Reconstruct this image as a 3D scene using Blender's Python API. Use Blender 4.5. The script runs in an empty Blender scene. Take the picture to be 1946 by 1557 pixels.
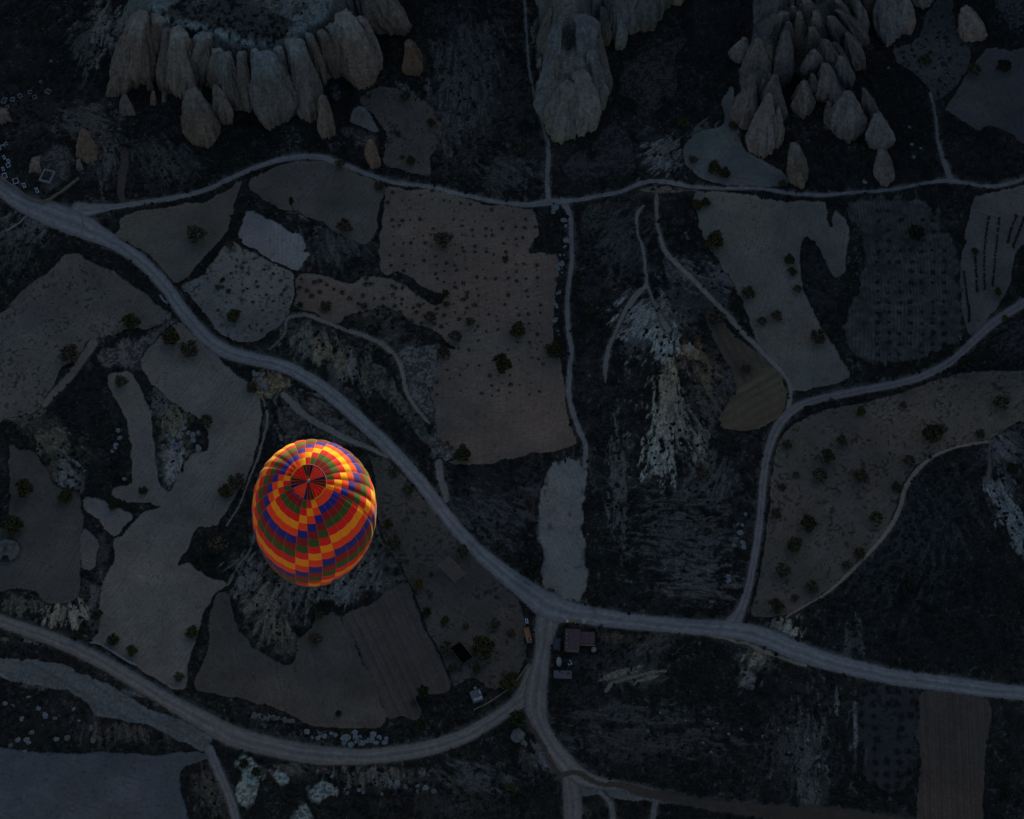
import bpy, bmesh, math, random
import numpy as np
from mathutils import Vector, Matrix, Euler

# ------------------------------------------------------------------ camera, sky, sun, exposure
SC = bpy.context.scene
COL = SC.collection
TILT = math.radians(28.0); DIST = 605.0; LENS = 70.0
PW, PH = 1946.0, 1557.0
FPX = LENS / 36.0 * PW
cd = bpy.data.cameras.new('camera'); cam = bpy.data.objects.new('camera', cd); COL.objects.link(cam)
cd.lens = LENS; cd.sensor_width = 36; cd.clip_start = 1; cd.clip_end = 20000
CP = np.array([0, -DIST*math.sin(TILT), DIST*math.cos(TILT)])
cam.location = CP; cam.rotation_euler = (TILT, 0, 0)
SC.camera = cam
ct, st = math.cos(TILT), math.sin(TILT)
RX = np.array([1, 0, 0]); RU = np.array([0, ct, st]); RB = np.array([0, -st, ct])   # right, up, toward camera

SUN_EL, SUN_AZ = math.radians(24.0), math.radians(27.0)      # azimuth from +Y toward +X
w = bpy.data.worlds.new('World'); SC.world = w; w.use_nodes = True
nt = w.node_tree; bg = nt.nodes['Background']
sky = nt.nodes.new('ShaderNodeTexSky'); sky.sky_type = 'NISHITA'; sky.sun_disc = False
sky.sun_elevation = SUN_EL; sky.sun_rotation = SUN_AZ; sky.altitude = 500
sky.air_density = 1.0; sky.dust_density = 2.1; sky.ozone_density = 0.2
nt.links.new(sky.outputs[0], bg.inputs[0]); bg.inputs[1].default_value = 0.0595
sl = bpy.data.lights.new('sun', 'SUN'); sl.energy = 5.0; sl.angle = math.radians(0.5); sl.color = (1.0, 0.87, 0.60)
sun = bpy.data.objects.new('sun', sl); COL.objects.link(sun)
sdir = Vector((math.sin(SUN_AZ)*math.cos(SUN_EL), math.cos(SUN_AZ)*math.cos(SUN_EL), math.sin(SUN_EL)))
sun.rotation_euler = sdir.to_track_quat('Z', 'Y').to_euler()
SC.view_settings.view_transform = 'Standard'; SC.view_settings.look = 'None'
SC.view_settings.exposure = 0.85; SC.view_settings.gamma = 1.0; SC.view_settings.use_curve_mapping = False
SC.cycles.max_bounces = 8; SC.cycles.transmission_bounces = 6; SC.cycles.diffuse_bounces = 5

random.seed(7); RNG = np.random.default_rng(11)

# ------------------------------------------------------------------ traced picture point -> place on the ground
def U(px, py, z=0.0):
    d = ((px-PW/2)/FPX)*RX - ((py-PH/2)/FPX)*RU - RB
    t = (z-CP[2])/d[2]
    return CP + d*t
def Upts(pts, z=0.0):
    return np.array([U(a, b, z)[:2] for a, b in pts])
def project(x, y, z):
    vx = x-CP[0]; vy = y-CP[1]; vz = z-CP[2]
    u = vy*RU[1] + vz*RU[2]; b = vy*RB[1] + vz*RB[2]
    return PW/2 + FPX*vx/(-b), PH/2 - FPX*u/(-b)
_tabs = {}
def vn(x, y, s, seed):
    if seed not in _tabs: _tabs[seed] = np.random.default_rng(seed).random((256, 256)).astype(np.float32)
    T = _tabs[seed]; X = x/s; Y = y/s
    xi = np.floor(X); yi = np.floor(Y); fx = (X-xi).astype(np.float32); fy = (Y-yi).astype(np.float32)
    fx = fx*fx*(3-2*fx); fy = fy*fy*(3-2*fy)
    xi = xi.astype(np.int64) & 255; yi = yi.astype(np.int64) & 255; x1 = (xi+1) & 255; y1 = (yi+1) & 255
    return (T[xi, yi]*(1-fx)+T[x1, yi]*fx)*(1-fy) + (T[xi, y1]*(1-fx)+T[x1, y1]*fx)*fy
def fbm(x, y, s, seed, n=4):
    a = 1.0; tot = 0; r = 0
    for i in range(n):
        r = r + a*vn(x+i*17.3, y-i*9.1, s, seed+i); tot += a; a *= .5; s *= .5
    return r/tot
def sstep(a, b, v):
    t = np.clip((v-a)/(b-a), 0, 1); return t*t*(3-2*t)
def smooth(pts, closed=True, n=5):
    P = np.array(pts, float); m = len(P); out = []
    rng = range(m) if closed else range(m-1)
    for i in rng:
        if closed: a, b, c, d = P[i-1], P[i], P[(i+1) % m], P[(i+2) % m]
        else: a, b, c, d = P[max(i-1, 0)], P[i], P[i+1], P[min(i+2, m-1)]
        for k in range(n):
            t = k/n
            out.append(b + .5*t*(c-a) + t*t*(a-2.5*b+2*c-.5*d) + t*t*t*(-.5*a+1.5*b-1.5*c+.5*d))
    if not closed: out.append(P[-1])
    return np.array(out)
MG = 200; RW, RH = int(PW)+2*MG, int(PH)+2*MG
def raster(pts, shape=(RH, RW), off=MG, sm=True):
    P = (smooth(pts, True, 4) if sm else np.array(pts, float)) + off
    x0, y0 = np.maximum(np.floor(P.min(0)).astype(int), 0); x1, y1 = np.ceil(P.max(0)).astype(int)+1
    x1 = min(x1, shape[1]); y1 = min(y1, shape[0])
    if x1 <= x0 or y1 <= y0: return None
    yy = np.arange(y0, y1)+.5; xx = np.arange(x0, x1)+.5
    m = np.zeros((y1-y0, x1-x0), bool)
    for i in range(len(P)):
        (ax, ay), (bx, by) = P[i], P[(i+1) % len(P)]
        if ay == by: continue
        lo, hi = min(ay, by), max(ay, by)
        r = (yy >= lo) & (yy < hi)
        if not r.any(): continue
        xc = ax + (yy[r]-ay)*(bx-ax)/(by-ay)
        m[r] ^= xx[None, :] < xc[:, None]
    return y0, y1, x0, x1, m
def rline(pts, off=MG):
    P = smooth([(p[0], p[1], p[2]) for p in pts], False, 6)
    P[:, :2] += off
    x0 = max(int(P[:, 0].min()-40), 0); x1 = min(int(P[:, 0].max()+40), RW)
    y0 = max(int(P[:, 1].min()-40), 0); y1 = min(int(P[:, 1].max()+40), RH)
    m = np.zeros((y1-y0, x1-x0), bool); uu = np.full((y1-y0, x1-x0), 9., np.float32)
    for i in range(len(P)-1):
        a, b = P[i], P[i+1]; r = max(a[2], b[2])/2+1
        u0 = max(int(min(a[0], b[0])-r-1), x0); u1 = min(int(max(a[0], b[0])+r+2), x1)
        v0 = max(int(min(a[1], b[1])-r-1), y0); v1 = min(int(max(a[1], b[1])+r+2), y1)
        if u1 <= u0 or v1 <= v0: continue
        X, Y = np.meshgrid(np.arange(u0, u1)+.5, np.arange(v0, v1)+.5)
        d = b[:2]-a[:2]; L = max((d**2).sum(), 1e-6)
        t = np.clip(((X-a[0])*d[0]+(Y-a[1])*d[1])/L, 0, 1)
        D = np.hypot(X-a[0]-t*d[0], Y-a[1]-t*d[1])
        q = D/((a[2]+(b[2]-a[2])*t)/2)
        sg = np.sign((X-a[0])*d[1]-(Y-a[1])*d[0]); q_ = uu[v0-y0:v1-y0, u0-x0:u1-x0]
        q_[:] = np.where(q < np.abs(q_), np.where(sg >= 0, q, -q), q_)
        m[v0-y0:v1-y0, u0-x0:u1-x0] |= q < 1
    return y0, y1, x0, x1, m, uu

# ------------------------------------------------------------------ node materials
def nmat(name, rough=.9):
    m = bpy.data.materials.new(name); m.use_nodes = True
    b = m.node_tree.nodes['Principled BSDF']; b.inputs['Roughness'].default_value = rough
    b.inputs['Specular IOR Level'].default_value = .2
    return m, m.node_tree, b
def noise_node(t, scale, detail=4, vec=None):
    n = t.nodes.new('ShaderNodeTexNoise'); n.inputs['Scale'].default_value = scale; n.inputs['Detail'].default_value = detail
    if vec is not None: t.links.new(vec, n.inputs['Vector'])
    return n
def mapr(t, sock, a, b, c, d):
    n = t.nodes.new('ShaderNodeMapRange'); t.links.new(sock, n.inputs[0])
    for i, v in enumerate((a, b, c, d)): n.inputs[i+1].default_value = v
    return n.outputs[0]
def mult(t, colsock, fac):
    n = t.nodes.new('ShaderNodeMix'); n.data_type = 'RGBA'; n.blend_type = 'MULTIPLY'; n.inputs[0].default_value = 1
    t.links.new(colsock, n.inputs[6])
    if isinstance(fac, tuple): n.inputs[7].default_value = fac
    else: t.links.new(fac, n.inputs[7])
    return n.outputs[2]
def ground_material(name, amp=.3, scale=1.2, bump=.5, bscale=2.0):
    m, t, b = nmat(name, .95)
    a = t.nodes.new('ShaderNodeVertexColor'); a.layer_name = 'Col'
    g = t.nodes.new('ShaderNodeNewGeometry')
    n = noise_node(t, scale, 6, g.outputs['Position'])
    f = mapr(t, n.outputs[0], .3, .7, 1-amp, 1+amp)
    t.links.new(mult(t, a.outputs[0], f), b.inputs['Base Color'])
    n2 = noise_node(t, bscale, 5, g.outputs['Position'])
    bp = t.nodes.new('ShaderNodeBump'); bp.inputs['Strength'].default_value = bump; bp.inputs['Distance'].default_value = .4
    t.links.new(n2.outputs[0], bp.inputs['Height']); t.links.new(bp.outputs[0], b.inputs['Normal'])
    return m
def plain(name, col, rough=.8, amp=.25, scale=3.0, metal=0):
    m, t, b = nmat(name, rough); b.inputs['Metallic'].default_value = metal
    r = t.nodes.new('ShaderNodeRGB'); r.outputs[0].default_value = (*col, 1)
    tc = t.nodes.new('ShaderNodeTexCoord')
    n = noise_node(t, scale, 5, tc.outputs['Object'])
    t.links.new(mult(t, r.outputs[0], mapr(t, n.outputs[0], .3, .7, 1-amp, 1+amp)), b.inputs['Base Color'])
    return m
def rock_material(name, low, mid, top, h):
    m, t, b = nmat(name, .95)
    g = t.nodes.new('ShaderNodeNewGeometry')
    sep = t.nodes.new('ShaderNodeSeparateXYZ'); t.links.new(g.outputs['Position'], sep.inputs[0])
    n = noise_node(t, .12, 5, g.outputs['Position'])
    z = t.nodes.new('ShaderNodeMath'); z.operation = 'MULTIPLY_ADD'
    t.links.new(n.outputs[0], z.inputs[0]); z.inputs[1].default_value = 16; t.links.new(sep.outputs[2], z.inputs[2])
    f = mapr(t, z.outputs[0], 6, h+8, 0, 1)
    cr = t.nodes.new('ShaderNodeValToRGB'); t.links.new(f, cr.inputs[0])
    cr.color_ramp.elements[0].color = (*low, 1); cr.color_ramp.elements[1].color = (*top, 1)
    e = cr.color_ramp.elements.new(.35); e.color = (*mid, 1)
    e = cr.color_ramp.elements.new(.75); e.color = (*[v*.92 for v in mid], 1)
    # thin beds following the height
    wv = t.nodes.new('ShaderNodeTexWave'); wv.wave_type = 'BANDS'; wv.bands_direction = 'Z'
    wv.inputs['Scale'].default_value = .35; wv.inputs['Distortion'].default_value = 9; wv.inputs['Detail'].default_value = 3
    wv.inputs['Detail Scale'].default_value = .5
    t.links.new(g.outputs['Position'], wv.inputs['Vector'])
    c = mult(t, cr.outputs[0], mapr(t, wv.outputs[1], 0, 1, .96, 1.03))
    # streaks running down the face
    mp = t.nodes.new('ShaderNodeMapping'); mp.inputs['Scale'].default_value = (.55, .4, .07)
    t.links.new(g.outputs['Position'], mp.inputs[0])
    n3 = noise_node(t, 1.0, 6, mp.outputs[0])
    c = mult(t, c, mapr(t, n3.outputs[0], .32, .68, .75, 1.2))
    n4 = noise_node(t, .9, 7, g.outputs['Position'])
    c = mult(t, c, mapr(t, n4.outputs[0], .3, .62, .66, 1.18))
    vc = t.nodes.new('ShaderNodeVertexColor'); vc.layer_name = 'Col'; c = mult(t, c, vc.outputs[0])
    t.links.new(c, b.inputs['Base Color'])
    bp = t.nodes.new('ShaderNodeBump'); bp.inputs['Strength'].default_value = .9; bp.inputs['Distance'].default_value = .6
    ad = t.nodes.new('ShaderNodeMath'); ad.operation = 'ADD'
    t.links.new(n3.outputs[0], ad.inputs[0]); t.links.new(n4.outputs[0], ad.inputs[1])
    t.links.new(ad.outputs[0], bp.inputs['Height']); t.links.new(bp.outputs[0], b.inputs['Normal'])
    return m

# ------------------------------------------------------------------ object helpers
def mesh_from(name, V, F, mat=None, smooth_=True, colors=None, parent=None, mats=None, midx=None):
    V = np.asarray(V, np.float32); me = bpy.data.meshes.new(name)
    if isinstance(F, np.ndarray):
        nf, k = F.shape
        me.vertices.add(len(V)); me.vertices.foreach_set('co', V.ravel())
        me.loops.add(nf*k); me.loops.foreach_set('vertex_index', F.astype(np.int32).ravel())
        me.polygons.add(nf); me.polygons.foreach_set('loop_start', np.arange(0, nf*k, k, dtype=np.int32))
        me.polygons.foreach_set('loop_total', np.full(nf, k, np.int32))
        me.update(calc_edges=True)
    else:
        me.from_pydata([tuple(v) for v in V], [], F); me.update()
    if mats:
        for m in mats: me.materials.append(m)
        me.polygons.foreach_set('material_index', np.asarray(midx, np.int32))
    elif mat: me.materials.append(mat)
    me.polygons.foreach_set('use_smooth', np.full(len(me.polygons), smooth_, bool))
    if colors is not None:
        a = me.color_attributes.new('Col', 'FLOAT_COLOR', 'POINT')
        c = np.ones((len(V), 4), np.float32); c[:, :3] = colors
        a.data.foreach_set('color', c.ravel())
    o = bpy.data.objects.new(name, me); COL.objects.link(o)
    if parent: o.parent = parent
    return o
def tag(o, label=None, cat=None, group=None, kind=None):
    if label: o['label'] = label
    if cat: o['category'] = cat
    if group: o['group'] = group
    if kind: o['kind'] = kind
    return o
def empty(name, loc, rz=0):
    o = bpy.data.objects.new(name, None); COL.objects.link(o); o.location = loc; o.rotation_euler = (0, 0, rz)
    o.empty_display_size = .2
    return o
class MB:
    def __init__(s): s.v = []; s.f = []
    def box(s, c, d, rz=0, rx=0, bev=0):
        M = Matrix.Translation(c) @ Matrix.Rotation(rz, 4, 'Z') @ Matrix.Rotation(rx, 4, 'X')
        n = len(s.v); hx, hy, hz = d[0]/2, d[1]/2, d[2]/2
        if bev:
            k = bev
            for zz, q in ((-hz, 0), (hz-k, 0), (hz, k)):
                for sx, sy in ((-1, -1), (1, -1), (1, 1), (-1, 1)):
                    s.v.append(M @ Vector((sx*(hx-q), sy*(hy-q), zz)))
            for L in (0, 4):
                for i in range(4): s.f.append((n+L+i, n+L+(i+1) % 4, n+L+4+(i+1) % 4, n+L+4+i))
            s.f += [(n+3, n+2, n+1, n), (n+8, n+9, n+10, n+11)]
            return s
        for zz in (-hz, hz):
            for sx, sy in ((-1, -1), (1, -1), (1, 1), (-1, 1)): s.v.append(M @ Vector((sx*hx, sy*hy, zz)))
        s.f += [(n+3, n+2, n+1, n), (n+4, n+5, n+6, n+7)] + [(n+i, n+(i+1) % 4, n+4+(i+1) % 4, n+4+i) for i in range(4)]
        return s
    def tube(s, a, b, r0, r1=None, k=8):
        a = Vector(a); b = Vector(b); r1 = r0 if r1 is None else r1
        q = (b-a).to_track_quat('Z', 'Y'); n = len(s.v)
        for p, r in ((a, r0), (b, r1)):
            for i in range(k): s.v.append(p + q @ Vector((r*math.cos(6.2832*i/k), r*math.sin(6.2832*i/k), 0)))
        s.f += [(n+i, n+(i+1) % k, n+k+(i+1) % k, n+k+i) for i in range(k)] + [tuple(range(n+k, n+2*k)), tuple(range(n+k-1, n-1, -1))]
        return s
    def rev(s, prof, c=(0, 0, 0), k=16, sx=1, sy=1):
        n = len(s.v)
        for r, z in prof:
            for i in range(k): s.v.append(Vector((c[0]+sx*r*math.cos(6.2832*i/k), c[1]+sy*r*math.sin(6.2832*i/k), c[2]+z)))
        for j in range(len(prof)-1):
            for i in range(k): s.f.append((n+j*k+i, n+j*k+(i+1) % k, n+(j+1)*k+(i+1) % k, n+(j+1)*k+i))
        s.f.append(tuple(range(n+(len(prof)-1)*k, n+len(prof)*k)))
        return s
    def build(s, name, mat, parent=None, sm=False):
        return mesh_from(name, s.v, s.f, mat, sm, parent=parent)

# ================================================================== THE GROUND
FIELD = (.125, .112, .106); ROAD = (.135, .146, .165); SCRUB = (.0135, .0155, .0160); PALE = (.17, .185, .19)
#  name, description, colour, texture style, outline
AREAS = [
 ('field', 'broad speckled grey-brown field left of the dirt road', (.130,.122,.120), 'speck', [(144,483),(180,501),(221,519),(257,544),(285,565),(298,580),(319,593),(326,604),(308,619),(283,624),(257,624),(180,645),(167,650),(154,670),(139,688),(121,696),(103,727),(87,753),(72,780),(30,792),(-60,805),(-60,625),(0,593),(26,570),(51,547),(72,529),(103,506),(123,485)]),
 ('field', 'smooth brown field with one tree wedged between the two upper roads', (.122,.117,.108), 'plain', [(240,408),(330,392),(400,378),(457,345),(450,375),(438,420),(432,440),(395,480),(355,525),(338,537),(325,530),(300,500),(280,480),(250,465),(216,455),(225,435)]),
 ('field', 'rounded grey field bulging under the upper road with a slender tree', (.118,.110,.108), 'plain', [(475,342),(500,328),(540,313),(590,306),(640,312),(680,330),(726,350),(727,372),(720,400),(715,435),(705,455),(690,466),(670,458),(640,442),(610,420),(570,405),(530,395),(500,380),(480,362)]),
 ('field', 'small pale bluish field with a ragged right edge', (.19,.205,.235), 'plain', [(470,402),(500,410),(530,428),(558,444),(570,447),(582,466),(578,480),(588,484),(580,497),(572,513),(555,510),(530,500),(500,485),(480,470),(455,456),(452,440),(462,420)]),
 ('vineyard', 'pale five-sided vineyard plot beside the dirt road', (.16,.165,.175), 'speck', [(443,458),(460,470),(485,483),(510,495),(535,508),(558,520),(560,540),(555,570),(545,600),(530,620),(500,640),(480,648),(455,650),(430,640),(405,620),(385,590),(365,565),(345,543),(375,530),(400,505),(420,475)]),
 ('vineyard', 'big reddish-brown vineyard in the middle with rows of small bushes', (.152,.126,.116), 'vine', [(733,355),(780,360),(830,362),(880,376),(940,390),(1000,396),(1015,398),(1020,420),(1022,445),(1005,480),(1030,482),(1057,484),(1059,520),(1055,560),(1050,630),(1055,660),(1065,690),(1070,720),(1075,770),(1085,810),(1097,835),(1080,850),(1000,865),(940,878),(880,883),(850,878),(825,860),(822,780),(818,741),(828,705),(838,670),(866,663),(850,650),(838,637),(806,622),(780,612),(755,592),(727,582),(700,590),(665,600),(640,612),(620,612),(597,592),(560,585),(562,560),(567,527),(583,520),(613,524),(645,534),(670,538),(698,524),(727,526),(757,534),(788,557),(819,578),(838,577),(845,563),(825,553),(800,545),(780,525),(757,518),(735,520),(722,510),(720,485),(723,450),(728,410),(732,380)]),
 ('field', 'long winding field running down the left side to the balloon', (.150,.149,.149), 'plain', [(342,614),(360,629),(385,650),(411,675),(432,699),(462,722),(488,737),(493,770),(496,796),(488,842),(480,878),(462,919),(437,960),(416,994),(406,1001),(380,999),(365,1017),(357,1042),(337,1071),(360,1068),(373,1081),(393,1096),(421,1104),(429,1114),(409,1130),(396,1150),(385,1170),(370,1224),(357,1260),(354,1301),(344,1311),(308,1298),(257,1265),(221,1244),(180,1221),(172,1214),(185,1200),(190,1170),(187,1157),(190,1140),(198,1099),(216,1065),(218,1027),(236,1014),(257,988),(272,973),(295,965),(306,960),(260,954),(231,950),(213,942),(216,927),(247,919),(250,898),(248,847),(241,808),(226,770),(213,750),(203,716),(225,708),(247,706),(257,722),(272,753),(288,780),(290,808),(295,873),(303,919),(319,934),(334,916),(342,898),(370,862),(393,855),(396,821),(380,798),(360,785),(337,770),(308,747),(283,719),(270,699),(270,683),(283,660),(308,637),(324,621)]),
 ('field', 'bare field between the striped plot and the scrubby knoll below the balloon', (.086,.083,.080), 'plain', [(412,1133),(430,1126),(438,1150),(450,1185),(466,1212),(480,1232),(506,1247),(536,1262),(552,1260),(562,1242),(565,1216),(588,1195),(608,1172),(644,1170),(650,1180),(670,1215),(690,1260),(710,1300),(725,1340),(732,1360),(727,1375),(711,1383),(624,1383),(583,1378),(565,1365),(535,1350),(495,1337),(470,1330),(440,1325),(385,1314),(370,1308),(375,1285),(386,1260),(398,1221),(400,1180)]),
 ('field', 'trampled brown yard right of the balloon around the huts', (.088,.083,.08), 'speck', [(700,850),(740,880),(790,930),(850,1000),(900,1050),(955,1100),(990,1150),(998,1190),(998,1250),(980,1290),(940,1310),(900,1290),(870,1300),(860,1300),(835,1240),(810,1190),(790,1130),(770,1090),(755,1070),(748,1060),(735,1040),(725,1000),(715,960),(712,900)]),
 ('ploughed_field', 'dark reddish ploughed strip running down beside the huts', (.082,.072,.072), 's0.42,0.9,9', [(652,1172),(700,1150),(745,1120),(775,1108),(790,1150),(810,1200),(835,1250),(855,1300),(856,1310),(820,1320),(790,1322),(800,1350),(790,1370),(760,1360),(735,1365),(725,1335),(705,1290),(680,1230)]),
 ('field', 'plain grey-brown field at the left edge with three trees', (.078,.079,.080), 'plain', [(18,857),(26,845),(39,857),(62,857),(77,875),(90,893),(98,914),(118,929),(144,934),(152,955),(157,986),(154,1027),(152,1078),(146,1135),(123,1143),(100,1149),(77,1137),(64,1125),(26,1119),(0,1125),(-60,1125),(-60,1010),(5,1000),(15,980),(18,930)]),
 ('field', 'tiny pale plot left of the winding field', (.15,.155,.165), 'plain', [(159,947),(180,947),(206,958),(231,965),(252,978),(247,991),(231,1009),(218,1019),(206,1012),(190,991),(164,970)]),
 ('field', 'narrow upright sliver of field below the tiny pale plot', (.125,.125,.13), 'plain', [(157,1009),(185,1027),(182,1065),(177,1081),(164,1082),(154,1073)]),
 ('field', 'pale trodden ground where the side track leaves the dirt road', (.14,.138,.148), 'mott', [(185,681),(195,663),(257,640),(305,618),(335,603),(347,606),(318,627),(288,652),(268,672),(262,690),(240,699),(205,697),(190,692)]),
 ('field', 'pale hooked field on the right with a deep notch of scrub', (.160,.156,.150), 'plain', [(1318,368),(1350,364),(1400,366),(1460,378),(1520,382),(1566,384),(1570,400),(1574,428),(1582,430),(1586,400),(1600,410),(1612,430),(1612,460),(1606,500),(1608,515),(1588,528),(1570,500),(1555,470),(1545,455),(1530,452),(1522,470),(1520,500),(1525,540),(1535,570),(1550,600),(1565,625),(1590,670),(1612,700),(1615,715),(1600,725),(1560,735),(1510,745),(1500,735),(1488,710),(1455,672),(1440,650),(1420,600),(1400,550),(1380,520),(1355,480),(1335,450),(1325,410)]),
 ('orchard', 'contour-combed dark orchard plot right of the hooked field', (.054,.058,.062), 'comb', [(1605,395),(1650,378),(1760,380),(1790,420),(1815,460),(1825,520),(1835,600),(1830,640),(1800,660),(1760,680),(1700,690),(1640,690),(1615,660),(1605,620),(1620,570),(1635,530),(1640,480),(1635,440)]),
 ('vineyard', 'pale vineyard at the right edge with long dark vine rows', (.108,.103,.112), 'plain', [(1848,385),(1870,370),(2000,350),(2000,430),(1935,470),(1918,545),(1890,590),(1860,630),(1842,635),(1830,600),(1823,530),(1828,490),(1838,430)]),
 ('field', 'large tree-dotted field at the right between road and footpath', (.115,.104,.098), 'speck', [(1430,1168),(1440,1110),(1452,1040),(1460,980),(1464,930),(1473,870),(1490,825),(1530,793),(1600,772),(1700,750),(1780,723),(1830,710),(1900,705),(2000,712),(2000,790),(1930,805),(1890,830),(1840,842),(1790,855),(1755,872),(1730,895),(1712,930),(1700,970),(1680,1010),(1650,1045),(1610,1090),(1570,1125),(1530,1150),(1500,1165),(1480,1172)]),
 ('field', 'dark brown wedge of field right of the pale eroded hill', (.090,.076,.062), 's0.5,0.86,14', [(1345,590),(1370,605),(1400,640),(1440,670),(1466,694),(1440,712),(1404,738),(1392,710),(1375,680),(1355,640),(1342,610)]),
 ('field', 'rounded ochre-brown field in the bend of the right-hand track', (.118,.100,.074), 's0.87,-0.5,16', [(1466,694),(1488,720),(1495,745),(1490,775),(1470,800),(1440,815),(1400,818),(1375,812),(1370,790),(1385,765),(1404,738),(1440,712)]),
 ('field', 'pale grey clearing with three dark trees below the right cliff', (.135,.143,.155), 'plain', [(1305,270),(1335,250),(1375,235),(1372,190),(1392,165),(1402,235),(1412,280),(1440,300),(1490,330),(1495,350),(1450,356),(1390,351),(1340,342),(1310,320),(1298,295)]),
 ('field', 'grey field with a few shrubs right of the left cliff', (.098,.093,.093), 'speck', [(686,190),(711,170),(737,164),(763,170),(801,188),(822,203),(827,218),(842,236),(840,260),(819,301),(817,329),(809,334),(763,324),(732,313),(729,295),(737,262),(724,239),(711,218),(691,203)]),
 ('field', 'small pale lilac plot tucked under the left cliff', (.15,.155,.18), 'plain', [(665,225),(675,205),(690,203),(705,220),(718,240),(720,250),(700,246),(680,238),(668,232)]),
 ('field', 'mottled grey hump below the small lilac plot', (.088,.094,.096), 'mott', [(650,240),(665,235),(700,248),(720,255),(724,270),(712,285),(690,282),(668,268),(652,255)]),
 ('field', 'mottled dim plot beneath the tip of the middle ridge', (.062,.060,.066), 'mott', [(1150,240),(1175,235),(1195,255),(1207,270),(1212,308),(1209,331),(1165,334),(1104,344),(1076,334),(1065,310),(1090,290),(1130,275)]),
 ('field', 'mottled sloping plot right of the middle ridge', (.058,.058,.060), 'mott', [(1175,150),(1200,110),(1260,85),(1300,65),(1305,80),(1288,105),(1290,150),(1290,170),(1280,195),(1255,185),(1262,205),(1240,220),(1235,240),(1215,225),(1205,200),(1180,180)]),
 ('orchard', 'orchard with ring-shaped bushes beside the lone rounded rock', (.075,.077,.088), 'speck', [(1700,95),(1745,75),(1760,30),(1795,-20),(1810,-20),(1815,40),(1830,75),(1845,95),(1840,130),(1810,170),(1780,190),(1770,175),(1745,145),(1710,120)]),
 ('field', 'smooth dim field in the upper right corner with one dark tree', (.088,.087,.100), 'plain', [(1797,205),(1820,170),(1860,110),(1890,90),(1920,95),(2000,100),(2000,300),(1946,275),(1920,255),(1880,238),(1860,250),(1830,230),(1800,212)]),
 ('field', 'corner of field cut off by the top right frame', (.075,.074,.085), 'mott', [(1880,-30),(1895,10),(1915,45),(1935,52),(2000,30),(2000,-60)]),
 ('field', 'little mottled plot right of the central track junction', (.060,.068,.066), 'mott', [(1108,390),(1150,388),(1145,420),(1115,450),(1105,440)]),
 ('ploughed_field', 'brown ploughed field with fine furrows at the lower right', (.082,.066,.060), 's0.05,1,7', [(1752,1318),(1800,1310),(1880,1332),(1878,1400),(1870,1480),(1855,1660),(1745,1660),(1748,1450),(1742,1400),(1748,1350)]),
 ('orchard', 'overgrown plot of blackish bushes beside the lower right ploughed field', (.050,.052,.060), 'speck', [(1640,1305),(1690,1308),(1740,1312),(1746,1350),(1742,1400),(1744,1450),(1735,1490),(1690,1500),(1650,1480),(1638,1420),(1634,1350)]),
 ('field', 'narrow brown strip standing alone in the scrub below the left cliff', (.062,.055,.056), 'plain', [(232,285),(245,285),(240,330),(237,365),(240,385),(225,380),(222,350),(228,310)]),
 ('field', 'lilac-grey trodden knoll around the square stone enclosure', (.088,.088,.098), 'mott', [(75,300),(100,272),(122,268),(138,290),(140,320),(125,345),(95,365),(72,345)]),
 ('field', 'pale bare clearing reaching the big road junction', (.200,.204,.215), 'plain', [(1045,885),(1110,872),(1108,960),(1110,1040),(1118,1090),(1108,1135),(1080,1158),(1035,1145),(1028,1050),(1020,1000),(1032,930)]),
 ('bare_ground', 'wide bare parking ground in the lower left corner', (.083,.097,.120), 'plain', [(-60,1440),(77,1430),(154,1431),(231,1432),(308,1434),(360,1427),(380,1427),(396,1440),(360,1452),(342,1470),(344,1504),(355,1545),(365,1660),(-60,1660)]),
 ('riverbed', 'dry grey riverbed running between road and scrub at lower left', (.115,.130,.148), 's0.86,0.5,13', [(-60,1250),(51,1254),(116,1262),(154,1280),(206,1303),(244,1324),(283,1347),(321,1360),(370,1380),(400,1395),(395,1418),(380,1424),(334,1404),(308,1391),(283,1378),(231,1368),(190,1362),(175,1347),(144,1321),(110,1309),(39,1298),(0,1285),(-60,1275)]),
 ('bare_ground', 'pale gravel apron around the southern track fork', (.105,.115,.125), 'plain', [(1068,1480),(1140,1480),(1200,1500),(1260,1512),(1330,1522),(1330,1532),(1250,1524),(1190,1520),(1140,1512),(1108,1512),(1080,1500)]),
 ('bare_slope', 'pale bluish bare slope with a footpath left of the vineyard', (.150,.158,.172), 'mott', [(665,639),(694,632),(730,653),(758,682),(776,740),(794,779),(823,812),(845,845),(862,850),(863,873),(840,880),(820,872),(815,840),(826,800),(819,740),(828,700),(834,655),(802,653),(776,664),(748,660)]),
 ('bare_slope', 'speckled gravel tongue beside the sloping footpath', (.10,.112,.106), 'mott', [(690,675),(722,693),(751,732),(784,779),(820,833),(816,848),(784,819),(740,768),(704,732),(690,704)]),
 ('bare_slope', 'bright ochre bank between the dirt road and the balloon', (.22,.19,.135), 'mott', [(475,702),(510,708),(552,713),(554,730),(540,745),(520,752),(500,760),(488,745),(478,728)]),
 ('bare_slope', 'trodden pale ground above the balloon', (.105,.103,.105), 'mott', [(540,748),(575,760),(620,775),(660,800),(700,835),(740,865),(712,868),(690,850),(655,838),(600,825),(560,835),(540,850),(535,800)]),
 ('bare_slope', 'chalky blue-white patch in the scrub beside the asphalt lane', (.30,.37,.38), 'mott', [(442,1450),(455,1438),(480,1447),(505,1473),(495,1492),(480,1527),(465,1538),(452,1530),(448,1500),(455,1480)]),
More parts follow.
